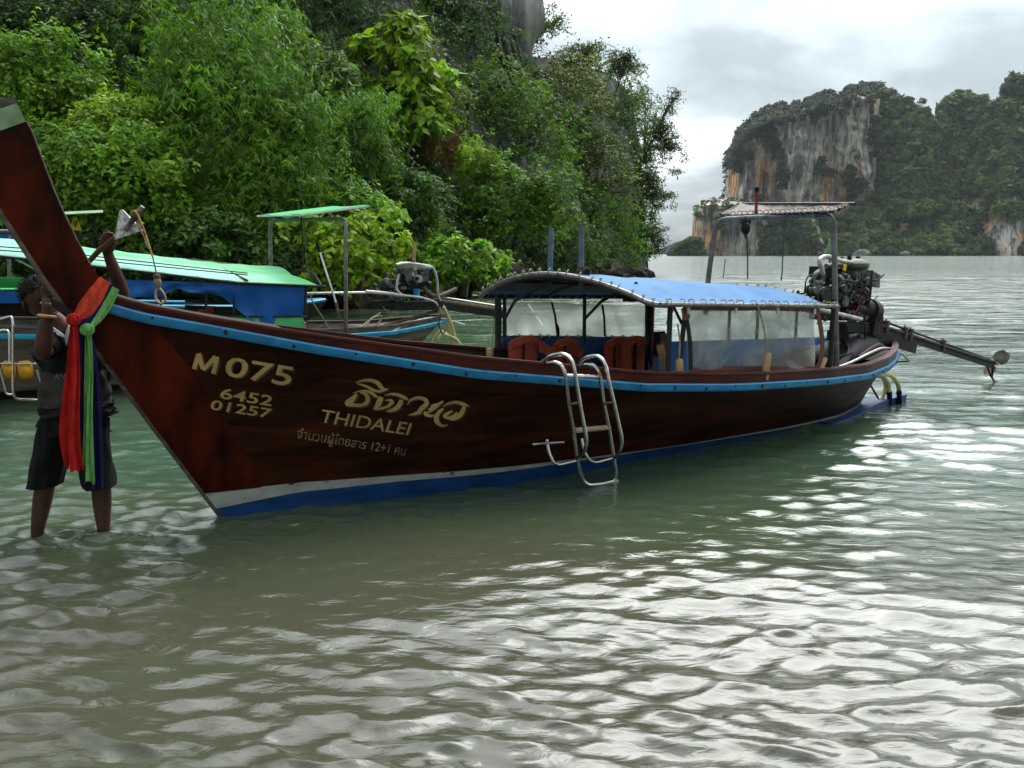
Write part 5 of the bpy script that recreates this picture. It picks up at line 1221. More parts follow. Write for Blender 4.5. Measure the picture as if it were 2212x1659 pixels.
ep('stop_lever', lambda mb: (mb.tube([EW(1872, 676, -.16), EW(1880, 640, -.16), EW(1884, 588, -.16)], .008, 6), mb.ball(EW(1884, 586, -.16), .013, 8), mb.tube([EW(1860, 615, -.14), EW(1883, 616, -.16)], .008, 6)), 'blackiron')
ep('carrier_beam', lambda mb: (mb.box(EW(1835, 706, -.05), (.55, .05, .10), (0, .06, 0)), mb.box(EW(1835, 706, .15), (.55, .05, .10), (0, .06, 0)), mb.box(EW(1868, 722, .05), (.22, .22, .14), (0, .1, 0)), mb.box(EW(1805, 725, .05), (.10, .12, .10))), 'blackiron')
ep('swivel_post', lambda mb: mb.tube([EW(1858, 735, .05), EW(1860, 760, .05)], .045, 12), 'enginegrey')
ep('swivel_pin', lambda mb: mb.tube([EW(1860, 722, -.09), EW(1860, 740, -.09)], .022, 8), 'enginegrey')
ep('frame_leg', lambda mb: mb.tube([EW(1800, 712, -.05), EW(1812, 745, -.05)], .02, 6), 'enginegrey')
ep('tiller_grip', lambda mb: (mb.tube([EW(1768, 668, -.30), EW(1800, 676, -.27), EW(1860, 690, -.20)], [.030, .021, .021], 10), mb.tube([EW(1750, 664, -.32), EW(1768, 668, -.30)], [.022, .034], 10)), 'lightpipe')
S0 = EW(1870, 694, -.02); S1 = t_inv(eng, Vector((5.72, 9.47, .22))); D_ = (S1 - S0)
def shaft_pt(t, dz=0, dy=0): return S0 + D_ * t + Vector((0, dy, dz))
ep('drive_shaft_tube', lambda mb: mb.tube([shaft_pt(0), shaft_pt(1)], .024, 10), 'blackiron')
ep('shaft_stay', lambda mb: mb.tube([shaft_pt(.03, .06), shaft_pt(.97, .022)], .012, 6), 'blackiron')
ep('shaft_rail', lambda mb: mb.box(shaft_pt(.5, -.045), (D_.length * .99, .022, .045), Vector((1, 0, 0)).rotation_difference(D_).to_matrix()), 'blackiron')
ep('shaft_bracket', lambda mb: (mb.box(shaft_pt(.035, -.02), (.13, .16, .19), (0, .15, 0)), mb.tube([shaft_pt(.035, .07), shaft_pt(.035, .19)], .013, 6)), 'blackiron')
ep('splash_plate', lambda mb: mb.box(shaft_pt(.20, -.115), (.88, .02, .10), Vector((1, 0, 0)).rotation_difference(D_).to_matrix()), 'blackiron')
for t in (.13, .26, .30, .55): ep('shaft_clamp', lambda mb, t=t: (mb.box(shaft_pt(t, .01), (.03, .06, .12), (0, .15, 0)), mb.tube([shaft_pt(t, .06), shaft_pt(t, .09)], .008, 5)), 'rusty')
def prop(mb):
    c = shaft_pt(1.02); ax = D_.normalized(); mb.tube([c - ax * .03, c + ax * .05], [.03, .018], 10)
    u_ = ax.orthogonal().normalized(); w_ = ax.cross(u_)
    for a0 in (1.35, 1.35 + math.pi):
        P = []
        for i in range(8):
            r = .025 + .155 * i / 7; wd = .075 * math.sin(math.pi * min(.96, .18 + .75 * i / 7)) ** .6; row = []
            for k in range(5):
                s = (k / 4 - .5) * 2; d = (u_ * math.cos(a0) + w_ * math.sin(a0)); sd_ = (u_ * -math.sin(a0) + w_ * math.cos(a0))
                row.append(c + d * r + sd_ * (s * wd) + ax * (s * .035))
            P.append(row)
        mb.sheet(P, .006)
ep('propeller', prop, 'propmetal', 60)
ep('skeg', lambda mb: (mb.tube([shaft_pt(.93, -.02), shaft_pt(.985, -.16), shaft_pt(1.03, -.215)], .011, 6), mb.tube([shaft_pt(1.0, -.03), shaft_pt(1.0, -.17)], .013, 6), mb.tube([shaft_pt(.985, -.16), shaft_pt(1.01, -.18)], .009, 6)), 'blackiron')
def loom(mb):
    for k in range(5): mb.tube(smooth_path([EW(1815 + 3 * k, 700, -.1), EW(1826 + 2 * k, 740, -.14), EW(1838 - 2 * k, 762, -.22), EW(1830 - 4 * k, 782, -.30), EW(1815 - 3 * k, 800, -.34)], 5), .007, 5)
    mb.tube(smooth_path([EW(1868, 705, -.1), EW(1868, 735, -.12), EW(1850, 760, -.2), EW(1800, 770, -.3)], 5), .009, 6)
ep('wiring_loom', loom, 'blackrubber')
# green-topped water bottle on a stick behind the engine
bt_ = thing('bottle_on_stick', 'pale green plastic bottle upended on a stick behind the engine', 'bottle', tuple(W1(1793, 560, .35)), B1.a)
mb = MB(); mb.tube([(0, 0, -.25), (0, 0, .06)], .012, 6); mb.build('stick', M['greywood'], bt_); mb = MB(); mb.tube([(0, 0, .0), (0, 0, .03), (0, 0, .13), (0, 0, .19), (0, 0, .20)], [.018, .030, .030, .030, .022], 10); mb.build('bottle', M['greenpaint'], bt_)
# ================================================================ the green-roofed boat moored behind
Z2 = [(-7.6, .98), (-5.34, .80), (-5.1, .785), (-3.5, .66), (-2.04, .60), (-1.0, .585), (-.24, .64), (0, .66)]
K2 = 1.28; X20 = -6.6 * K2
H2 = Hull(K2, [(x - X20) / K2 for x, _ in Z2], [z for _, z in Z2], X20)
boat2 = thing('longtail_boat', 'weathered grey longtail boat with mint green canopy and cyan rail, behind the dark red one', 'boat', (B2.o[0], B2.o[1], 0), B2.a)
M['rail2'] = mat('sky_blue_rail_paint', (0.02, .33, .52), .45, (.012, .22, .38), 7, (1, 2, 2), wear=(.5, .5, .48), wscale=9, wthr=.68)
build_hull(boat2, H2, dict(wood=M['greywood'], white=M['greywood'], bottom=M['darkwood'], rail=M['rail2'], cap=M['deckwood'], inner=M['deckwood']))
B2M = Matrix.Translation((B2.o[0], B2.o[1], 0)) @ Matrix.Rotation(B2.a, 4, 'Z')
b2 = lambda u, v, w=0: B2.at(u, v, w)
def part2(name, fn, m, angle=None, kind=None):
    mb = MB(); fn(mb); return mb.build(name, M[m], boat2, angle=angle, kind=kind)
# long canopy
nA = [b2(686, 616, -.80), b2(512, 607, -.80), b2(271, 579, -.80), b2(60, 556, -.80), b2(-60, 548, -.80)]
def roof2(t):
    xs = nA[0].x + (nA[-1].x - nA[0].x) * t; z = itp(-xs, [-p.x for p in nA], [p.z for p in nA]); return xs, z
P = []
for i in range(31):
    t = i / 30; x, z = roof2(t); row = []
    for k in range(15):
        s = k / 14; rise = (.20 - .02 * t) * math.sin(math.pi * s) ** .8; ex = .35 * math.sin(math.pi * s) * (1 - t) ** 6 * 0
        row.append(Vector((x - (.42 * math.sin(math.pi * s) if i == 0 else .32 * math.sin(math.pi * s) if i == 1 else 0), -.80 + 1.6 * s, z + rise - .010 * math.sin(t * 31) ** 2)))
    P.append(row)
mb = MB(); mb.sheet(P, .003); mb.build('canopy_tarp', M['greentarp'], boat2, angle=60)
part2('canopy_hoop', lambda mb: mb.tube([Vector((nA[0].x + .04 + .07 * math.sin(math.pi * s), -.80 + 1.6 * s, nA[0].z - .01 + .17 * math.sin(math.pi * s) ** .8)) for s in np.linspace(0, 1, 17)], .016, 7), 'blackiron')
part2('canopy_side_rail', lambda mb: mb.tube([nA[0] + Vector((.10, 0, -.02)), nA[1] + Vector((0, -.01, -.02)), nA[2] + Vector((0, -.01, -.02)), nA[3] + Vector((0, -.01, -.02)), nA[4]], .015, 6), 'blackiron')
for dz in (.05, .085): part2('tarp_batten', lambda mb, dz=dz: mb.tube([b2(535, 600, -.79) + Vector((0, 0, dz * .6))] + [p + Vector((0, .04, dz)) for p in nA[2:]], .007, 5), 'blackiron')
part2('awning_pole', lambda mb: mb.tube([b2(535, 606, -.80), b2(480, 580, -.45), b2(470, 578, -.3)], .012, 6), 'blackiron')
part2('front_hoop', lambda mb: mb.tube(smooth_path([b2(0, 531, .6), b2(60, 545, -.1), b2(90, 566, -.5), b2(112, 592, -.80), b2(150, 612, -.85)], 6), .012, 6), 'lightpipe')
part2('front_hoop', lambda mb: mb.tube(smooth_path([b2(0, 548, .4), b2(45, 565, -.2), b2(100, 595, -.75), b2(140, 606, -.82)], 6), .010, 6), 'lightpipe')
part2('roof_ridge_pole', lambda mb: mb.tube([b2(-40, 538, .75), b2(215, 547, .75), b2(420, 562, .75), b2(560, 578, .75)], .013, 6), 'blackiron')
def canopy_pt2(i, k): return P[i][k]
part2('front_underside_panel', lambda mb: mb.sheet([[b2(u, v, w) for v, w in ((600, -.78), (612, -.70), (622, -.60))] for u in (-30, 0, 30, 60, 72)], .004), 'greentarp2')
# side curtain of deep blue tarp, partly furled into a diagonal sag
def bluecurtain(mb):
    rows = []; ds = [(u, 617 + (u - 655) * .028 * (1 if u > 500 else 1.15)) for u in np.linspace(657, 235, 48)]
    low = [(657, 712), (630, 713), (600, 711), (570, 705), (545, 694), (520, 676), (500, 655), (480, 640), (455, 634), (430, 633), (400, 630), (385, 622), (365, 632), (340, 645), (300, 640), (270, 650), (235, 655)]
    for i, (u, v) in enumerate(ds):
        lv = itp(-u, [-a for a, _ in low], [b for _, b in low]); row = []
        for k in range(9):
            s = k / 8; p = b2(u, v + (lv - v) * s, -.78); p.y += .028 * math.sin((u * .045 + s * 5.0)) * s + .02 * math.sin(u * .11 - s * 3) * s; row.append(p)
        rows.append(row)
    mb.sheet(rows, .003)
part2('side_curtain', bluecurtain, 'bluesheet', 70)
curtain('lower_panel', M['greentarp2'], 440, 655, 684, 725, -.80, parent=boat2, fr=B2, wav=.006, seed=5, top2=684, bot2=740)
part2('panel_rail', lambda mb: mb.tube([b2(420, 684, -.80), b2(662, 684, -.80)], .012, 6), 'blackiron')
for u in (347, 445, 505, 660): part2('canopy_post', lambda mb, u=u: mb.tube([b2(u, 720 if u > 600 else 690, -.76), b2(u, 616 if u > 500 else 600, -.76)], .018 if u > 600 else .013, 7), 'blackiron')
part2('post_rope', lambda mb: ring_lash(mb, [b2(657, 735, -.79), b2(657, 690, -.79)], .02, .025, .007, 3), 'rope', kind='stuff')
for v in (636, 650, 662): part2('stowed_pole', lambda mb, v=v: mb.tube([b2(400, v, .4), b2(640, v + 10, .4)], .02, 6), 'blackiron')
part2('orange_floats', lambda mb: (mb.ball(b2(437, 676, -.3), (.07, .05, .045), 9), mb.ball(b2(452, 670, -.2), (.05, .05, .05), 9)), 'orangecloth')
# stern frame and tilted awning
part2('stern_frame', lambda mb: mb.tube(bend([b2(747, 722, -.62), b2(747, 473, -.60), b2(583, 476, .62), b2(585, 600, .62), b2(586, 680, .62)], .13), .026, 10), 'galv')
part2('frame_foot', lambda mb: mb.tube([b2(747, 722, -.62), b2(747, 650, -.62)], .0265, 10), 'rusty')
aw = [b2(556, 465, .55), b2(652, 463, -.45), b2(797, 444, -.75), b2(705, 447, .55)]
part2('awning', lambda mb: mb.sheet([[aw[0].lerp(aw[3], t).lerp(aw[1].lerp(aw[2], t), s) + Vector((0, 0, .01 * math.sin(9 * s))) for s in np.linspace(0, 1, 9)] for t in np.linspace(0, 1, 9)], .004), 'greentarp2', 60)
part2('awning_frame', lambda mb: mb.tube([p + Vector((0, 0, -.012)) for p in aw], .011, 6, closed=True), 'white')
for u in (602, 716): part2('awning_bracket', lambda mb, u=u: mb.tube(smooth_path([b2(u - 6, 462, -.5 if u > 700 else .5), b2(u + 2, 474, -.5 if u > 700 else .5), b2(u + 9, 462, -.5 if u > 700 else .5)], 3), .011, 6), 'rusty')
part2('hanging_cord', lambda mb: mb.tube([b2(651, 466, 0), b2(653, 520, 0), b2(655, 572, 0)], .009, 5), 'darkrope')
part2('cord_knot', lambda mb: mb.ball(b2(656, 577, 0), .025, 8), 'red')
part2('hanging_cord', lambda mb: mb.tube([b2(655, 470, 0), b2(661, 550, -.2), b2(669, 610, -.5)], .004, 4), 'tealrope')
part2('steering_lever', lambda mb: mb.tube([b2(691, 545, -.3), b2(726, 655, -.5)], .014, 7), 'steel')
part2('lever_grip', lambda mb: mb.tube([b2(684, 524, -.3), b2(691, 545, -.3)], [.022, .017], 8), 'blackrubber')
part2('lever_fork', lambda mb: (mb.tube([b2(726, 653, -.5), b2(733, 690, -.55)], .018, 7), mb.tube([b2(731, 672, -.55), b2(746, 672, -.6)], .012, 6)), 'rusty')
part2('stern_pole', lambda mb: mb.tube([b2(745, 705, -.5), b2(772, 707, -.35)], .025, 7), 'rusty')
part2('loose_cord', lambda mb: mb.tube(smooth_path([b2(668, 634, -.7), b2(680, 660, -.65), b2(700, 690, -.6), b2(715, 718, -.6)], 4), .009, 5), 'rope')
part2('coiled_rope', lambda mb: mb.tube(smooth_path([b2(760, 722, -.4), b2(790, 698, -.2), b2(812, 684, .0), b2(826, 684, .1), b2(815, 700, 0), b2(795, 704, -.1), b2(800, 690, 0), b2(822, 676, .1)], 5), .012, 6), 'rope')
part2('curved_pipe', lambda mb: mb.tube(smooth_path([b2(760, 735, -.55), b2(830, 722, -.5), b2(880, 700, -.35), b2(920, 688, -.25), b2(955, 688, -.1), b2(1004, 702, 0)], 5), .014, 7), 'lightpipe')
part2('stern_deck', lambda mb: mb.grid([[Vector((H2.X(q, H2.zg(q)), k * (H2.w(q, H2.zg(q)) - .05), H2.zg(q) - .05)) for k in (-1, 0, 1)] for q in np.linspace(.86, .985, 9)], flip=True), 'deckwood')
part2('lashed_pole', lambda mb: mb.tube([b2(832, 703, -.1), b2(900, 684, -.05), b2(945, 672, 0)], .022, 7), 'rusty')
# its outboard
e2 = thing('longtail_outboard', 'grey engine caged in bent white pipe with a blue filter, on the grey boat stern', 'outboard engine', tuple(B2M @ b2(885, 660, 0)), B2.a)
def E2(u, v, w=0): return t_inv(e2, B2M @ b2(u, v, w))
def e2p(name, fn, m, kind=None, angle=None): mb = MB(); fn(mb); return mb.build(name, M[m], e2, kind=kind, angle=angle)
e2p('pipe_cage', lambda mb: mb.tube(bend([E2(862, 592, -.2), E2(857, 612, -.2), E2(856, 626, -.2), E2(868, 638, -.2), E2(908, 642, -.2), E2(940, 652, -.1), E2(948, 664, -.05)], .06), .018, 8), 'lightpipe')
e2p('pipe_cage', lambda mb: mb.tube(bend([E2(856, 572, -.15), E2(880, 568, -.15), E2(935, 576, -.12), E2(944, 600, -.1), E2(946, 640, -.08), E2(958, 662, -.02)], .06), .019, 8), 'lightpipe')
e2p('header_tube', lambda mb: mb.tube([E2(862, 570, -.12), E2(930, 578, -.12)], .032, 9), 'lightpipe')
e2p('engine_block', lambda mb: (mb.box(E2(893, 610, .05), (.46, .22, .20), (0, .05, 0)), mb.box(E2(890, 590, .08), (.40, .16, .10), (0, .05, 0)), mb.box(E2(850, 618, .05), (.22, .2, .18)), mb.ball(E2(835, 622, .05), (.10, .12, .14), 10)), 'blackiron')
e2p('cylinder_head', lambda mb: (mb.box(E2(880, 584, -.08), (.16, .08, .07)), mb.box(E2(917, 598, -.09), (.10, .05, .13)), mb.box(E2(882, 596, -.1), (.09, .05, .12))), 'enginegrey')
e2p('water_pump', lambda mb: (gear(mb, E2(902, 602, -.12), .052, .10), mb.box(E2(893, 592, -.1), (.10, .04, .05))), 'lightpipe')
e2p('pump_mouth', lambda mb: gear(mb, E2(901, 602, -.175), .026, .02), 'blackrubber')
e2p('oil_filter', lambda mb: mb.tube([E2(900, 624, -.14), E2(900, 641, -.14)], [.046, .043], 14), 'blueoil')
e2p('exhaust_stub', lambda mb: (mb.tube([E2(893, 573, -.1), E2(894, 560, -.1)], .022, 8), ), 'galv')
e2p('exhaust_hose', lambda mb: mb.tube(smooth_path([E2(894, 562, -.1), E2(895, 540, -.1), E2(896, 523, -.1)], 3), .024, 8), 'bamboo')
e2p('exhaust_elbow', lambda mb: mb.tube(smooth_path([E2(915, 620, -.1), E2(925, 632, -.1), E2(945, 640, -.05), E2(985, 624, .05)], 4), .028, 8), 'rusty')
e2p('carrier_frame', lambda mb: (mb.box(E2(900, 660, 0), (.75, .16, .12), (0, .02, 0)), mb.box(E2(830, 655, 0), (.3, .1, .08))), 'blackiron')
e2p('tiller_pipe', lambda mb: (mb.tube([E2(663, 634, -.35), E2(790, 632, -.3)], .016, 7), mb.tube([E2(790, 630, -.3), E2(828, 633, -.25), E2(868, 638, -.2)], .024, 8)), 'lightpipe')
def clut2(mb):
    rg = random.Random(14)
    for k in range(30):
        c = E2(rg.uniform(835, 930), rg.uniform(582, 650), rg.uniform(-.13, -.05))
        if rg.random() < .5: mb.box(c, (rg.uniform(.03, .08), .04, rg.uniform(.02, .06)), (0, rg.uniform(-.6, .6), 0))
        else: gear(mb, c, rg.uniform(.01, .03), rg.uniform(.04, .09), (rg.uniform(-1, 1), rg.uniform(-1, 1), rg.uniform(-.6, .6)), 8)
e2p('engine_fittings', clut2, 'enginegrey', 'stuff')
SA, SB = E2(935, 648, 0), E2(1075, 668, -.1); DD = (SB - SA)
e2p('drive_shaft_tube', lambda mb: mb.tube([SA, SA + DD * 1.6], .03, 8), 'rusty')
e2p('shaft_plate', lambda mb: mb.box(SA + DD * .55 + Vector((0, 0, -.07)), (DD.length * 1.1, .03, .09), Vector((1, 0, 0)).rotation_difference(DD).to_matrix()), 'blackiron')
e2p('shaft_stay', lambda mb: mb.tube([SA + Vector((0, 0, .06)), SA + DD * 1.3 + Vector((0, 0, .05))], .010, 5), 'lightpipe')
e2p('propeller', lambda mb: [mb.sheet([[SA + DD * 1.62 + Vector((.02 * k, sg * (.04 + .05 * i), sg * (.03 + .04 * i))) for k in (-1, 1)] for i in range(4)], .006) for sg in (-1, 1)], 'propmetal')
for k, pts in enumerate(([(948, 664), (962, 690), (972, 715), (978, 745), (980, 770)], [(958, 662), (975, 700), (985, 740), (988, 768)], [(985, 770), (982, 745), (968, 724), (950, 716), (935, 730), (931, 755), (936, 775)], [(990, 768), (998, 755), (990, 738), (975, 728), (955, 722), (945, 733)])):
    e2p('cooling_hose', lambda mb, pts=pts, k=k: mb.tube(smooth_path([E2(u, v, -.06 - .03 * k) for u, v in pts], 5), .024, 8), 'hose')
e2p('hose_tie', lambda mb: mb.tube(smooth_path([E2(952, 680, -.2), E2(948, 700, -.2), E2(956, 722, -.2), E2(962, 712, -.2)], 3), .01, 5), 'darkrope')
# its ladder and the yellow floats lashed along the hull
l2 = thing('boarding_ladder', 'chrome ladder hung on the grey boat at the left edge of the picture', 'ladder', tuple(B2M @ b2(20, 780, -.95)), B2.a)
def L2(u, v, w): return t_inv(l2, B2M @ b2(u, v, w))
def l2p(name, pts, r=.013, rad=.05):
    mb = MB(); mb.tube(bend([L2(*p) for p in pts], rad), r, 8); mb.build(name, M['steel'], l2)
l2p('hand_rail', [(-30, 695, -.85), (0, 690, -.92), (26, 682, -.98), (28, 700, -1.0), (28, 845, -1.02), (33, 862, -1.02), (95, 865, -1.0)])
l2p('hand_rail', [(-30, 720, -.85), (0, 714, -.90), (18, 712, -.94), (20, 730, -.95), (20, 785, -.97)])
l2p('stay', [(0, 795, -.98), (14, 852, -.98), (30, 852, -1.0)]); l2p('stay', [(80, 798, -.98), (95, 850, -.98), (120, 850, -.98)])
l2p('cross_bar', [(-30, 785, -.98), (92, 786, -.98)], .010); l2p('bar_end', [(74, 785, -.985), (92, 786, -.985)], .018)
for u0, u1, lb in ((3, 35, 'round yellow plastic float lashed to the grey hull beside the ladder rail'), (36, 72, 'long yellow plastic float next to the round one, touching the standing man')):
    f = thing('net_float', lb, 'float', tuple(B2M @ b2((u0 + u1) / 2, 800, -.90)), B2.a, 'yellow floats lashed to the grey boat'); hl = (b2(u1, 800, -.90).x - b2(u0, 800, -.90).x) / 2
    mb = MB(); mb.tube([(-hl, 0, 0), (-hl * .9, 0, 0), (-hl * .5, 0, 0), (hl * .5, 0, 0), (hl * .9, 0, 0), (hl, 0, 0)], [.03, .075, .095, .095, .075, .03], 14); mb.build('float_body', M['yellow'], f)
# ---- third boat farther left: only its awning, flag and blue tarp show
B3 = Frame(-4.6, 15.0, 30)
b3o = thing('longtail_boat', 'far longtail boat at the left with green roof and blue tarps, mostly hidden', 'boat', (B3.o[0], B3.o[1], 0), B3.a)
b3 = lambda u, v, w=0: B3.at(u, v, w)
H3 = Hull(1.15, xoff=-6.6 * 1.15 + 1.2)
for side in (-1, 1):
    mb = MB(); mb.grid(band(H3, lambda q, zg: -.3, lambda q, zg: zg, 0, 1, side, 0, 8), flip=(side > 0)); mb.build('hull_planking', M['darkwood'], b3o)
    mb = MB(); mb.tube([H3.P(q, H3.zg(q), side, .01) for q in np.linspace(.02, .99, 50)], .03, 5); mb.build('rail', M['rail2'], b3o)
def p3(name, fn, m): mb = MB(); fn(mb); mb.build(name, M[m], b3o, angle=60)
def arcroof(mb, u0, u1, v0, v1, rise, w=.8):
    A, B = b3(u0, v0, -w), b3(u1, v1, -w); rows = []
    for t in np.linspace(0, 1, 12):
        p = A.lerp(B, t); rows.append([Vector((p.x, -w + 2 * w * s, p.z + rise * math.sin(math.pi * s))) for s in np.linspace(0, 1, 9)])
    mb.sheet(rows, .004)
p3('canopy_tarp', lambda mb: arcroof(mb, -160, 120, 624, 626, .10), 'greentarp2')
p3('side_tarp', lambda mb: mb.sheet([[b3(u, v, -.78 + .02 * math.sin(u * .2)) for v in (628, 640, 655)] for u in range(-150, 60, 10)], .003), 'bluesheet')
for u in (78, 94): p3('canopy_post', lambda mb, u=u: mb.tube([b3(u, 665, -.78), b3(u, 626, -.78)], .022, 6), 'galv')
p3('small_awning', lambda mb: mb.sheet([[b3(u, 464 - (u - 140) * .05, w) + Vector((0, 0, (w + .4) * .05)) for w in (-.4, .4)] for u in (120, 150, 190, 223)], .01), 'greenpaint')
p3('awning_post', lambda mb: (mb.tube([b3(205, 464, 0), b3(204, 506, 0)], .022, 6), mb.tube([b3(204, 506, 0), b3(200, 650, 0)], .03, 6)), 'blackiron')
p3('shelf', lambda mb: mb.box(b3(182, 509, 0), (1.0, .5, .05)), 'blackiron')
p3('blue_awning', lambda mb: mb.sheet([[b3(u, v, -.6) for v in (500, 508, 515)] for u in range(-140, 34, 12)], .01), 'bluesheet')
p3('awning_edge', lambda mb: mb.tube([b3(-140, 499, -.6), b3(34, 500, -.6)], .03, 6), 'galv')
p3('roof_pole', lambda mb: mb.tube([b3(20, 508, -.6), b3(20, 640, -.6)], .025, 6), 'galv')
fl = thing('pennant', 'yellow pennant with a black emblem on the far boat beside the bow post', 'flag', tuple(B3M_ := (Matrix.Translation((B3.o[0], B3.o[1], 0)) @ Matrix.Rotation(B3.a, 4, 'Z') @ b3(170, 500, -.1))), B3.a)
fb_ = Matrix.Translation((B3.o[0], B3.o[1], 0)) @ Matrix.Rotation(B3.a, 4, 'Z')
FP = lambda u, v, w=-.1: t_inv(fl, fb_ @ b3(u, v, w))
mb = MB(); mb.sheet([[FP(157 + (152 - 157) * t, 468 + 29 * t).lerp(FP(165 + 11 * t, 468 + 30 * t), s) + Vector((0, .05 * math.sin(4 * s + 3 * t), 0)) for s in np.linspace(0, 1, 6)] for t in np.linspace(0, 1, 8)], .004); mb.build('cloth', M['yellowflag'], fl)
mb = MB(); mb.tube([FP(161, 478, -.17), FP(166, 482, -.17), FP(160, 487, -.17), FP(158, 482, -.17), FP(165, 477, -.17), FP(163, 490, -.17)], .010, 5); mb.build('emblem', M['blackstrap'], fl)

# ================================================================ the man holding the bow
man = thing('person', 'person standing shin deep behind the bow in black jersey and shorts, raising an anchor', 'person', (-2.36, 4.30, 0))
def MW(u, v, y): return Vector(at(u, v, y)) - Vector((-2.36, 4.30, 0))
def skin_mesh(name, nodes, edges, m, parent, sub=2, root=0, fix=None):
    me = bpy.data.meshes.new(name); me.from_pydata([tuple(n[0]) for n in nodes], edges, []); o = bpy.data.objects.new(name, me); COL.objects.link(o)
    md = o.modifiers.new('s', 'SKIN'); md.use_smooth_shade = True
    if not me.skin_vertices: bpy.context.view_layer.objects.active = o
    for i, sv_ in enumerate(me.skin_vertices[0].data):
        r = nodes[i][1]; sv_.radius = (r, r) if not hasattr(r, '__len__') else r; sv_.use_root = (i == root)
    ms = o.modifiers.new('d', 'SUBSURF'); ms.levels = sub; ms.render_levels = sub
    dg = bpy.context.evaluated_depsgraph_get(); m2 = bpy.data.meshes.new_from_object(o.evaluated_get(dg)); bpy.data.objects.remove(o)
    if fix: 
        for v in m2.vertices: v.co = fix(v.co)
    m2.materials.clear(); m2.materials.append(m)
    for p in m2.polygons: p.use_smooth = True
    ob = bpy.data.objects.new(name, m2); COL.objects.link(ob); ob.parent = parent; return ob
YB = 4.30
# body skeleton: hips, spine, neck, head; arms; legs
hd = MW(88, 647, 4.27); nk = MW(126, 700, 4.28); ch = MW(150, 760, YB); wa = MW(156, 850, YB); hp = MW(156, 905, YB)
sR = MW(108, 742, 4.26); eR = MW(92, 765, 4.02); wR = MW(103, 672, 4.05)          # arm at picture left
sL = MW(205, 735, 4.33); eL = MW(268, 640, 4.36); wL_ = MW(232, 545, 4.28)       # raised arm at picture right
hR = MW(125, 920, 4.29); kR = MW(98, 1045, 4.22); aR = MW(80, 1150, 4.16)
hL = MW(190, 920, 4.31); kL = MW(218, 1045, 4.25); aL = MW(224, 1145, 4.20)
fR = aR + Vector((0, 0, -.30)); fL = aL + Vector((0, 0, -.30))
nodes = [(hp, (.09, .07)), (wa, (.085, .065)), (ch, (.10, .075)), (nk.lerp(ch, .35), (.075, .06)), (nk, .052), (hd.lerp(nk, .45) + Vector((0, -.01, -.01)), .058),
 (sR, .062), (sR.lerp(eR, .5), .050), (eR, .040), (eR.lerp(wR, .35), .043), (wR, .027), (wR + Vector((.0, .01, .05)), .030),
 (sL, .062), (sL.lerp(eL, .5), .047), (eL, .037), (eL.lerp(wL_, .35), .039), (wL_, .026), (wL_ + Vector((-.005, 0, .04)), .028),
 (hR, .088), (hR.lerp(kR, .55), .070), (kR, .052), (kR.lerp(aR, .35), .054), (aR, .034), (fR, .032), (fR + Vector((-.01, -.12, -.03)), .030),
 (hL, .088), (hL.lerp(kL, .55), .070), (kL, .052), (kL.lerp(aL, .35), .054), (aL, .034), (fL, .032), (fL + Vector((.02, -.12, -.03)), .030)]
edges = [(0, 1), (1, 2), (2, 3), (3, 4), (4, 5), (3, 6), (6, 7), (7, 8), (8, 9), (9, 10), (10, 11), (3, 12), (12, 13), (13, 14), (14, 15), (15, 16), (16, 17), (0, 18), (18, 19), (19, 20), (20, 21), (21, 22), (22, 23), (23, 24), (0, 25), (25, 26), (26, 27), (27, 28), (28, 29), (29, 30), (30, 31)]
skin_mesh('body', nodes, edges, M['skin'], man)
# head with face: a shaped ball, turned a little to the picture right and down
def head():
    mb = MB(); mb.ball((0, 0, 0), 1.0, 28); vs = []
    for v in mb.v:
        x, y, z = v; X_, Y_, Z_ = x * .078, y * .095, z * .118
        if z < 0: X_ *= 1 - .28 * (-z) ** 1.6; Y_ *= 1 - .10 * (-z) ** 2
        f = max(0, -y)
        Y_ -= .022 * f * math.exp(-(x * x) / .02) * math.exp(-((z + .12) / .16) ** 2)            # nose
        Y_ += .012 * f * (math.exp(-(((abs(x) - .36) / .16) ** 2)) * math.exp(-((z - .10) / .10) ** 2))   # eye sockets
        Y_ -= .006 * f * math.exp(-(x / .4) ** 2) * math.exp(-((z - .27) / .07) ** 2)            # brow
        Y_ -= .008 * f * math.exp(-(x / .28) ** 2) * (math.exp(-((z + .44) / .05) ** 2) + math.exp(-((z + .56) / .05) ** 2))   # lips
        Y_ -= .012 * f * math.exp(-(x / .3) ** 2) * math.exp(-((z + .86) / .14) ** 2)            # chin
        vs.append((X_, Y_, Z_))
    mb.v = vs; return mb
HR_ = Euler((math.radians(10), math.radians(-16), math.radians(52))).to_matrix()
def hp_(p): return hd + HR_ @ Vector(p)
mb = head(); mb.v = [tuple(hp_(v)) for v in mb.v]
for sx in (-1, 1):
    mb.ball(hp_((sx * .079, .010, -.005)), (.012, .022, .033), 8)
mb.build('head', M['skin'], man, angle=180)
for sx in (-1, 1):
    mb = MB(); mb.ball(hp_((sx * .029, -.078, .010)), (.013, .009, .009), 8); mb.build('eye', M['white'], man); mb = MB(); mb.ball(hp_((sx * .029, -.086, .010)), (.006, .004, .006), 8); mb.build('pupil', M['hair'], man)
    mb = MB(); mb.tube([hp_((sx * .012, -.088, .030)), hp_((sx * .03, -.088, .034)), hp_((sx * .046, -.080, .028))], .0045, 5); mb.build('eyebrow', M['hair'], man)
mb = MB(); mb.tube([hp_((-.022, -.094, -.060)), hp_((0, -.099, -.059)), hp_((.022, -.094, -.060))], .0045, 5); mb.build('mouth', M['red'], man)
mb = MB(); mb.ball((0, 0, 0), 1.0, 26); vs = []; fs = []
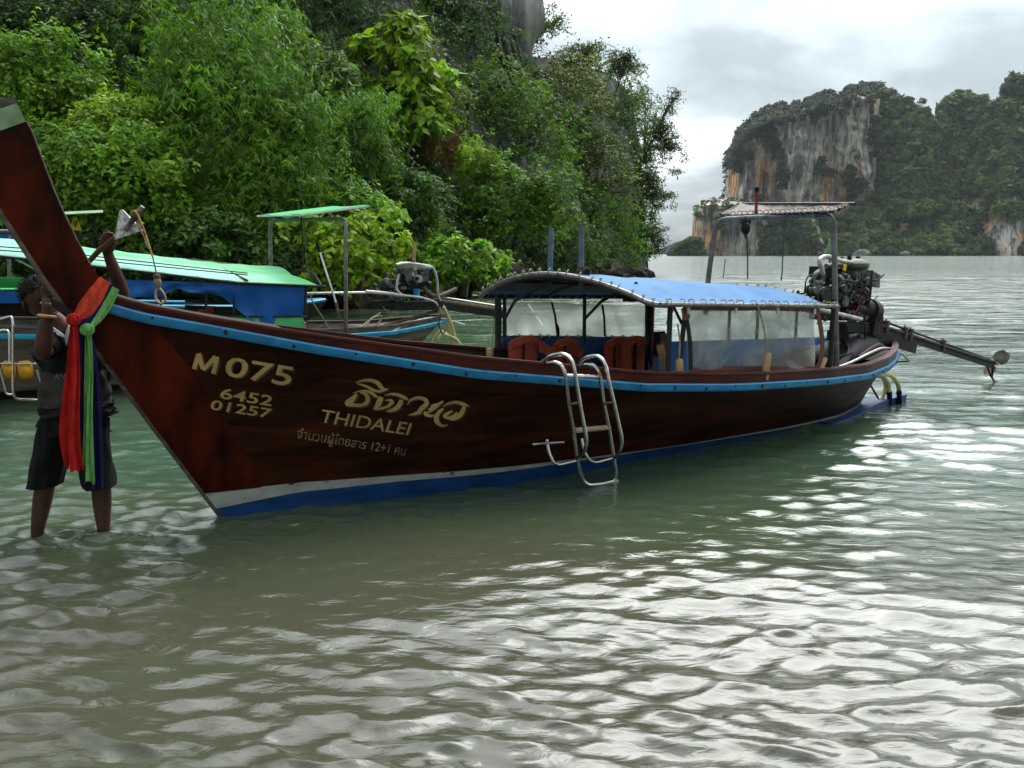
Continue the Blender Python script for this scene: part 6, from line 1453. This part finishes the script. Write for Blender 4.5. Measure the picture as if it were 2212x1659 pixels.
for v in mb.v:
    x, y, z = v; k = 1 + .10 * fbm(x * 3, y * 3, z * 3, 4, 2.2) * 2; vs.append(tuple(hp_((x * .086 * k, y * .100 * k + .010, z * .112 * k + .017))))
keep = [f for f in mb.f if np.mean([mb.v[i][2] for i in f]) > .18 + .55 * max(0, -np.mean([mb.v[i][1] for i in f])) - .75 * max(0, np.mean([mb.v[i][1] for i in f]))]
m3 = MB(); m3.add(vs, keep)
rgm = random.Random(3)
for k in range(900):
    a = Vector((rgm.gauss(0, 1), rgm.gauss(0, 1), rgm.gauss(0, 1))).normalized()
    if a.z < .15 + .5 * max(0, -a.y) - .7 * max(0, a.y): continue
    p = Vector((a.x * .088, a.y * .102 + .01, a.z * .114 + .017)); d = (a + Vector((rgm.uniform(-.7, .7), rgm.uniform(-.7, .7), rgm.uniform(-.3, .6)))).normalized() * rgm.uniform(.012, .03); s = d.cross(a).normalized() * .0022
    q = [hp_(p - s), hp_(p + s), hp_(p + d)]; m3.add(q, [(0, 1, 2)])
m3.build('hair', M['hair'], man, angle=180)
# hands
def finger(nm, pts, r, parent=man):
    pts = smooth_path(pts, 3); n = len(pts); mb = MB(); mb.tube(pts, [r * (1.0 if i < n * .6 else 1 - .35 * (i / n - .6) / .4) for i in range(n)], 8); mb.ball(pts[-1], r * .70, 8); return mb.build(nm, M['skin'], parent, angle=180)
# raised hand gripping the anchor stock: px positions read from the photo
HY = 4.26
hw = wL_ + Vector((-.005, 0, .03)); palm = [MW(233, 540, HY), MW(235, 525, HY - .005), MW(243, 516, HY)]
skin_mesh('hand', [(MW(232, 548, HY + .01), .026), (MW(234, 536, HY), (.036, .020)), (MW(238, 522, HY - .01), (.040, .019)), (MW(242, 512, HY - .01), (.032, .015))], [(0, 1), (1, 2), (2, 3)], M['skin'], man)
for k, (a, b, c, d) in enumerate((((248, 511), (240, 505), (228, 506), (222, 509)), ((250, 518), (238, 511), (224, 512), (218, 515)), ((247, 526), (236, 517), (222, 517), (215, 520)), ((242, 534), (232, 523), (221, 523), (216, 526)))):
    finger('finger', [MW(*a, HY - .005), MW(*b, HY - .035), MW(*c, HY - .035), MW(*d, HY - .012)], .0095)
finger('thumb', [MW(240, 520, HY + .01), MW(235, 512, HY + .015), MW(233, 500, HY + .01)], .011)
# other hand flat against the stem
HY2 = 4.10
skin_mesh('hand', [(wR + Vector((0, .01, .03)), .024), (MW(104, 645, HY2), (.033, .018)), (MW(104, 628, HY2), (.038, .017)), (MW(104, 616, HY2), (.034, .014))], [(0, 1), (1, 2), (2, 3)], M['skin'], man)
for k, (a, b) in enumerate((((96, 616), (94, 598)), ((101, 614), (100, 592)), ((106, 614), (106, 593)), ((111, 618), (112, 600)))):
    finger('finger', [MW(*a, HY2), MW((a[0] + b[0]) / 2, (a[1] + b[1]) / 2, HY2 - .008), MW(*b, HY2 + .004)], .0090)
finger('thumb', [MW(108, 640, HY2 - .01), MW(117, 630, HY2 - .015), MW(121, 620, HY2 - .01)], .0105)
# wrist band
mb = MB(); c_ = wR + (eR - wR) * .12; ax = (wR - eR).normalized(); u_ = ax.orthogonal().normalized(); w_ = ax.cross(u_)
mb.tube([c_ + (u_ * math.cos(a) * .037 + w_ * math.sin(a) * .034) for a in np.linspace(0, 2 * math.pi, 20, endpoint=False)], .008, 6, closed=True); mb.build('wristband', M['bamboo'], man)
# jersey: lofted rings with folds
def loft(rings, m, name, n=48, fold=.010, seed=0, parent=man, cap=False):
    rg = random.Random(seed); ph = [rg.uniform(0, 6) for _ in range(6)]; rows = []
    for i, (c, rx, ry, *tl) in enumerate(rings):
        t = i / (len(rings) - 1); row = []
        for k in range(n + 1):
            a = 2 * math.pi * k / n; f = 1 + fold / rx * (math.sin(a * 5 + ph[0] + t * 4) + .9 * fbm(math.cos(a) * 2 + seed, math.sin(a) * 2, t * 3.5, 3, 1.6) * 2 + .7 * math.sin(a * 9 + ph[1] - t * 6) + .6 * math.sin(t * 13 + a * 2 + ph[2]))
            row.append(Vector(c) + Vector((rx * f * math.cos(a), ry * f * math.sin(a), (tl[0] * math.cos(a) if tl else 0))))
        rows.append(row)
    mb = MB(); mb.grid(rows, flip=True)
    if cap: mb.add(rows[0][:-1], [tuple(range(n))])
    return mb.build(name, m, parent, angle=80)
def interp_rings(keys, n):
    out = []; 
    for i in range(n):
        t = i / (n - 1) * (len(keys) - 1); j = min(int(t), len(keys) - 2); f = t - j; a, b = keys[j], keys[j + 1]
        out.append((a[0].lerp(b[0], f), a[1] + (b[1] - a[1]) * f, a[2] + (b[2] - a[2]) * f))
    return out
def ccen(u0, u1, v, y=YB): a, b = MW(u0, v, y), MW(u1, v, y); return (a + b) / 2, (b - a).length / 2
k_ = []
for v, u0, u1, dpt in ((712, 118, 178, .085), (722, 100, 215, .10), (745, 84, 232, .115), (775, 84, 233, .12), (800, 93, 232, .118)):
    c, r = ccen(u0, u1, v); k_.append((c, r, dpt))
loft(interp_rings(k_, 14), M['shirt'], 'jersey_yoke', seed=1, cap=True)
k_ = []
for v, u0, u1, dpt in ((797, 92, 233, .122), (840, 91, 234, .122), (872, 93, 240, .125)):
    c, r = ccen(u0, u1, v); k_.append((c, r, dpt))
loft(interp_rings(k_, 12), M['shirtgrey'], 'jersey_body', seed=2)
k_ = []
for v, u0, u1, dpt in ((870, 92, 242, .127), (885, 91, 248, .130), (896, 90, 248, .132)):
    c, r = ccen(u0, u1, v); k_.append((c, r, dpt))
loft(interp_rings(k_, 7), M['shirt'], 'jersey_hem', seed=3)
k_ = []
for v in (868, 874): c, r = ccen(91, 242, v); k_.append((c, r + .002, .130))
loft(k_, M['shirtgrey'], 'hem_stripe', seed=3)
def sleeve(nm, a, b, r0, r1, m='shirt', seed=0):
    P = [a.lerp(b, t) for t in np.linspace(0, 1, 9)]; mb = MB(); mb.tube(P, [r0 + (r1 - r0) * i / 8 + .004 * math.sin(i * 2.3) for i in range(9)], 16, cap=False); mb.build(nm, M[m], man, angle=80)
sleeve('sleeve', sR + Vector((.05, 0, .02)), sR.lerp(eR, .62), .074, .056); sleeve('sleeve', sL + Vector((-.05, 0, -.02)), sL.lerp(eL, .45), .076, .056)
e_ = sR.lerp(eR, .62); mb = MB(); ax = (eR - sR).normalized(); u_ = ax.orthogonal().normalized(); w_ = ax.cross(u_)
mb.tube([e_ + (u_ * math.cos(a) + w_ * math.sin(a)) * .057 for a in np.linspace(0, 2 * math.pi, 20, endpoint=False)], .0018, 5, closed=True); mb.build('sleeve_piping', M['enginegrey'], man)
# collar and placket
CY = 4.185
def flat(nm, pts, m, y=CY, th=.004):
    A = [MW(u, v, y + (dy if dy else 0)) for u, v, dy in pts]; B_ = [p + Vector((0, -th, 0)) for p in A]; n = len(A); mb = MB()
    mb.add(A + B_, [tuple(range(n)), tuple(range(2 * n - 1, n - 1, -1))] + [(i, i + n, (i + 1) % n + n, (i + 1) % n) for i in range(n)]); mb.build(nm, M[m], man, smooth=False)
flat('collar', [(113, 704, .02), (117, 708, 0), (137, 722, -.02), (141, 730, -.02), (126, 724, -.01), (114, 714, .01)], 'white'); flat('collar', [(150, 698, .02), (152, 704, .01), (146, 728, -.02), (144, 746, -.02), (139, 726, -.02), (143, 718, -.01)], 'white')
flat('placket', [(117, 716, 0), (134, 724, -.01), (144, 746, -.012), (144, 751, -.012), (132, 751, -.01), (122, 735, -.005)], 'blackstrap')
# printed letters across the chest
def chest(text, tl, tr, bl, m, y):
    cu = bpy.data.curves.new('t', 'FONT'); cu.body = text; ob = bpy.data.objects.new('t', cu); COL.objects.link(ob)
    me = bpy.data.meshes.new_from_object(ob.evaluated_get(bpy.context.evaluated_depsgraph_get())); bpy.data.objects.remove(ob)
    co = [v.co.copy() for v in me.vertices]; x0 = min(c.x for c in co); x1 = max(c.x for c in co); y0_ = min(c.y for c in co); y1 = max(c.y for c in co)
    T = [MW(*p, y) for p in (tl, tr, bl)]; mb = MB()
    mb.add([T[0] + (T[1] - T[0]) * ((c.x - x0) / (x1 - x0)) + (T[2] - T[0]) * ((y1 - c.y) / (y1 - y0_)) + Vector((0, .02 * ((c.x - x0) / (x1 - x0) - .9) ** 2, 0)) for c in co], [tuple(p.vertices) for p in me.polygons]); mb.build('chest_lettering', m, man, smooth=False)
chest('ANI', (115, 808), (146, 806), (113, 820), mat('chest_print', (.15, .145, .12), .6), 4.150)
# shorts
for nm, keys in (('shorts_leg', ((905, 90, 158), (960, 82, 150), (1010, 70, 140), (1047, 62, 130))), ('shorts_leg', ((905, 152, 230), (960, 158, 234), (1010, 176, 240), (1050, 184, 247)))):
    k_ = []
    for v, u0, u1 in keys: c, r = ccen(u0, u1, v, YB - (v - 905) * .0004); k_.append((c, r, .098))
    loft(interp_rings(k_, 12), M['shorts'], nm, seed=len(nm) + int(keys[0][1]), fold=.004)
k_ = []
for v, u0, u1 in ((882, 94, 232), (915, 90, 232), (935, 88, 233)): c, r = ccen(u0, u1, v); k_.append((c, r, .112))
loft(interp_rings(k_, 6), M['shorts'], 'shorts_waist', seed=8)

# ---- home-made anchor in his raised hand
anc = thing('anchor', 'home-made anchor with a white triangular plate held up by the man', 'anchor', (0, 0, 0)); AO = Vector(at(250, 520, 4.20)); anc.location = AO
def AW(u, v, y=4.20): return Vector(at(u, v, y)) - AO
def ap(name, fn, m): mb = MB(); fn(mb); mb.build(name, M[m], anc, angle=50)
def plate(mb):
    pts = [AW(258, 454), AW(264, 453), AW(307, 497), AW(247, 518)]; B_ = [p + Vector((0, .012, 0)) for p in pts]
    mb.add(pts + B_, [(0, 1, 2, 3), (7, 6, 5, 4), (0, 4, 5, 1), (1, 5, 6, 2), (2, 6, 7, 3), (3, 7, 4, 0)])
ap('fluke_plate', plate, 'plastic')
ap('stock_tube', lambda mb: mb.tube([AW(271, 498, 4.17), AW(290, 470, 4.17), AW(300, 457, 4.17)], .014, 10), 'barkblack')
ap('stock_end', lambda mb: (mb.tube([AW(299, 459, 4.17), AW(308, 446, 4.17)], .0125, 10),), 'galv')
ap('wooden_shank', lambda mb: mb.tube([AW(190, 567, 4.235), AW(214, 541, 4.235), AW(250, 511, 4.21)], [.013, .015, .013], 9), 'woodhandle')
ap('rope_wrap', lambda mb: (mb.tube([AW(293, 462, 4.17) + Vector((.022 * math.cos(a) - .002, .02 * math.sin(a), .016 * math.cos(a + .9))) for a in np.linspace(0, 2 * math.pi, 12, endpoint=False)], .005, 6, closed=True), mb.tube(smooth_path([AW(290, 455, 4.15), AW(297, 463, 4.15), AW(303, 478, 4.15), AW(309, 484, 4.15)], 3), .006, 6)), 'yrope')
ap('hanging_rope', lambda mb: mb.tube(smooth_path([AW(303, 478, 4.15), AW(312, 498, 4.15), AW(322, 530, 4.15), AW(330, 556, 4.15)], 4), .005, 6), 'yrope')
ap('hanging_rope', lambda mb: mb.tube([AW(330, 556, 4.15), AW(336, 582, 4.15), AW(338, 594, 4.15)], .0035, 6), 'tealrope')
ap('frayed_tape', lambda mb: mb.sheet([[AW(296 + 7 * t * 4, 480 + 58 * t, 4.16) + Vector((.006 * s * (1 + .6 * math.sin(t * 9)), 0, 0)) for s in (-1, 1)] for t in np.linspace(0, 1, 12)], .002), 'rope')
ap('wooden_toggle', lambda mb: (mb.tube([AW(339, 602, 4.15), AW(340, 608, 4.15), AW(341, 617, 4.15), AW(341.5, 621, 4.15)], [.0165, .019, .019, .011], 12)), 'greywood')
ap('toggle_collar', lambda mb: mb.tube([AW(337.5, 592, 4.15), AW(338, 594, 4.15), AW(339, 600, 4.15), AW(339, 601, 4.15)], [.010, .0175, .0175, .012], 12), 'rusty')
ap('rope_loop', lambda mb: mb.tube(smooth_path([AW(341, 620, 4.15), AW(336, 630, 4.15), AW(337, 645, 4.15), AW(346, 655, 4.15), AW(357, 650, 4.15), AW(357, 640, 4.15), AW(350, 628, 4.15), AW(342, 620, 4.15)], 4), .0055, 7), 'bamboo')

# ---- three cloths knotted round the bow
def cloth(name, label, band_, tails, knot, mats_, seed):
    """band_: centre line px + width px + distance across; tails: list of (px line with widths)"""
    t = thing(name, label, 'cloth', tuple(W1(knot[0], knot[1], knot[2])), B1.a, 'coloured cloths tied round the bow'); rg = random.Random(seed)
    def T(u, v, w): return t_inv(t, W1(u, v, w))
    def strip_(pts, nm, m, fold, yoff, n=10):
        rows = []; pp = smooth_path([(a, b, c) for a, b, c, *_ in pts], 6); ww = [p[3] for p in pts]; m_ = len(pp); ph = rg.uniform(0, 6)
        for i, p in enumerate(pp):
            f = i / (m_ - 1) * (len(ww) - 1); wd = itp(f, list(range(len(ww))), ww); d = pp[min(i + 1, m_ - 1)] - pp[max(i - 1, 0)]; d = Vector((d.x, d.y)).normalized(); nn = Vector((-d.y, d.x))
            row = []
            for k in range(n):
                s = k / (n - 1) - .5; q = T(p.x + nn.x * wd * s, p.y + nn.y * wd * s, p.z)
                q.y -= yoff + fold * (math.sin(s * 7 + ph + i * .05) + .45 * math.sin(s * 13 + i * .11 + ph) + .5 * math.sin(i * .21 + ph + s * 2)) * min(1, wd / 25); row.append(q)
            rows.append(row)
        rows[-1] = [p + Vector((0, 0, .014 * rg.uniform(-1, 1))) for p in rows[-1]]
        mb = MB(); mb.sheet(rows, .0015); mb.build(nm, m, t, angle=80)
    strip_(band_, 'wrapped_band', mats_[0], .004, .006)
    for k, tl in enumerate(tails): strip_(tl, 'hanging_tail', mats_[1], .010, .004 + .02 * k)
    mb = MB(); c = T(*knot); mb.ball(c, (.022, .022, .028), 12); mb.tube([c + Vector((.025 * math.cos(a), -.004, .022 * math.sin(a))) for a in np.linspace(0, 2 * math.pi, 14, endpoint=False)], .010, 7, closed=True)
    mb.build('knot', mats_[1], t, angle=180)
kw = -.10
cloth('red_cloth', 'red cloth knotted leftmost round the bow with a long red tail', [(227, 604, -.10, 26), (206, 637, -.11, 38), (184, 667, -.11, 38), (166, 684, -.11, 18)],
      [[(160, 690, kw, 14), (158, 740, kw, 19), (156, 800, kw, 26), (150, 870, kw, 34), (146, 930, kw, 38), (149, 975, kw, 32), (155, 1007, kw, 28)], [(161, 700, kw, 10), (165, 800, kw, 14), (160, 900, kw, 20), (160, 970, kw, 26), (165, 1013, kw, 30)]], (159, 690, kw - .02), (M['orangecloth'], M['redcloth']), 1)
cloth('navy_cloth', 'dark navy cloth between the red and green ones on the bow', [(240, 616, -.095, 9), (223, 650, -.10, 18), (202, 684, -.105, 28), (184, 704, -.11, 26)],
      [[(176, 704, kw + .02, 22), (175, 800, kw + .02, 22), (172, 900, kw + .02, 24), (171, 958, kw + .02, 24)], [(188, 720, kw + .03, 20), (200, 800, kw + .03, 24), (207, 900, kw + .03, 26), (210, 1052, kw + .03, 26)]], (180, 706, kw + .01), (M['navycloth'], M['navycloth']), 2)
cloth('green_cloth', 'light green cloth knotted rightmost round the bow', [(250, 622, -.10, 17), (233, 657, -.105, 21), (213, 687, -.11, 17), (196, 706, -.115, 10)],
      [[(188, 712, kw, 9), (190, 760, kw, 14), (187, 850, kw, 11), (189, 900, kw, 15), (190, 960, kw, 22), (189, 1007, kw, 25)], [(191, 720, kw + .01, 10), (196, 790, kw + .01, 8), (192, 900, kw + .01, 14), (193, 1040, kw + .01, 21)]], (188, 712, kw - .015), (M['greencloth'], M['greencloth']), 3)
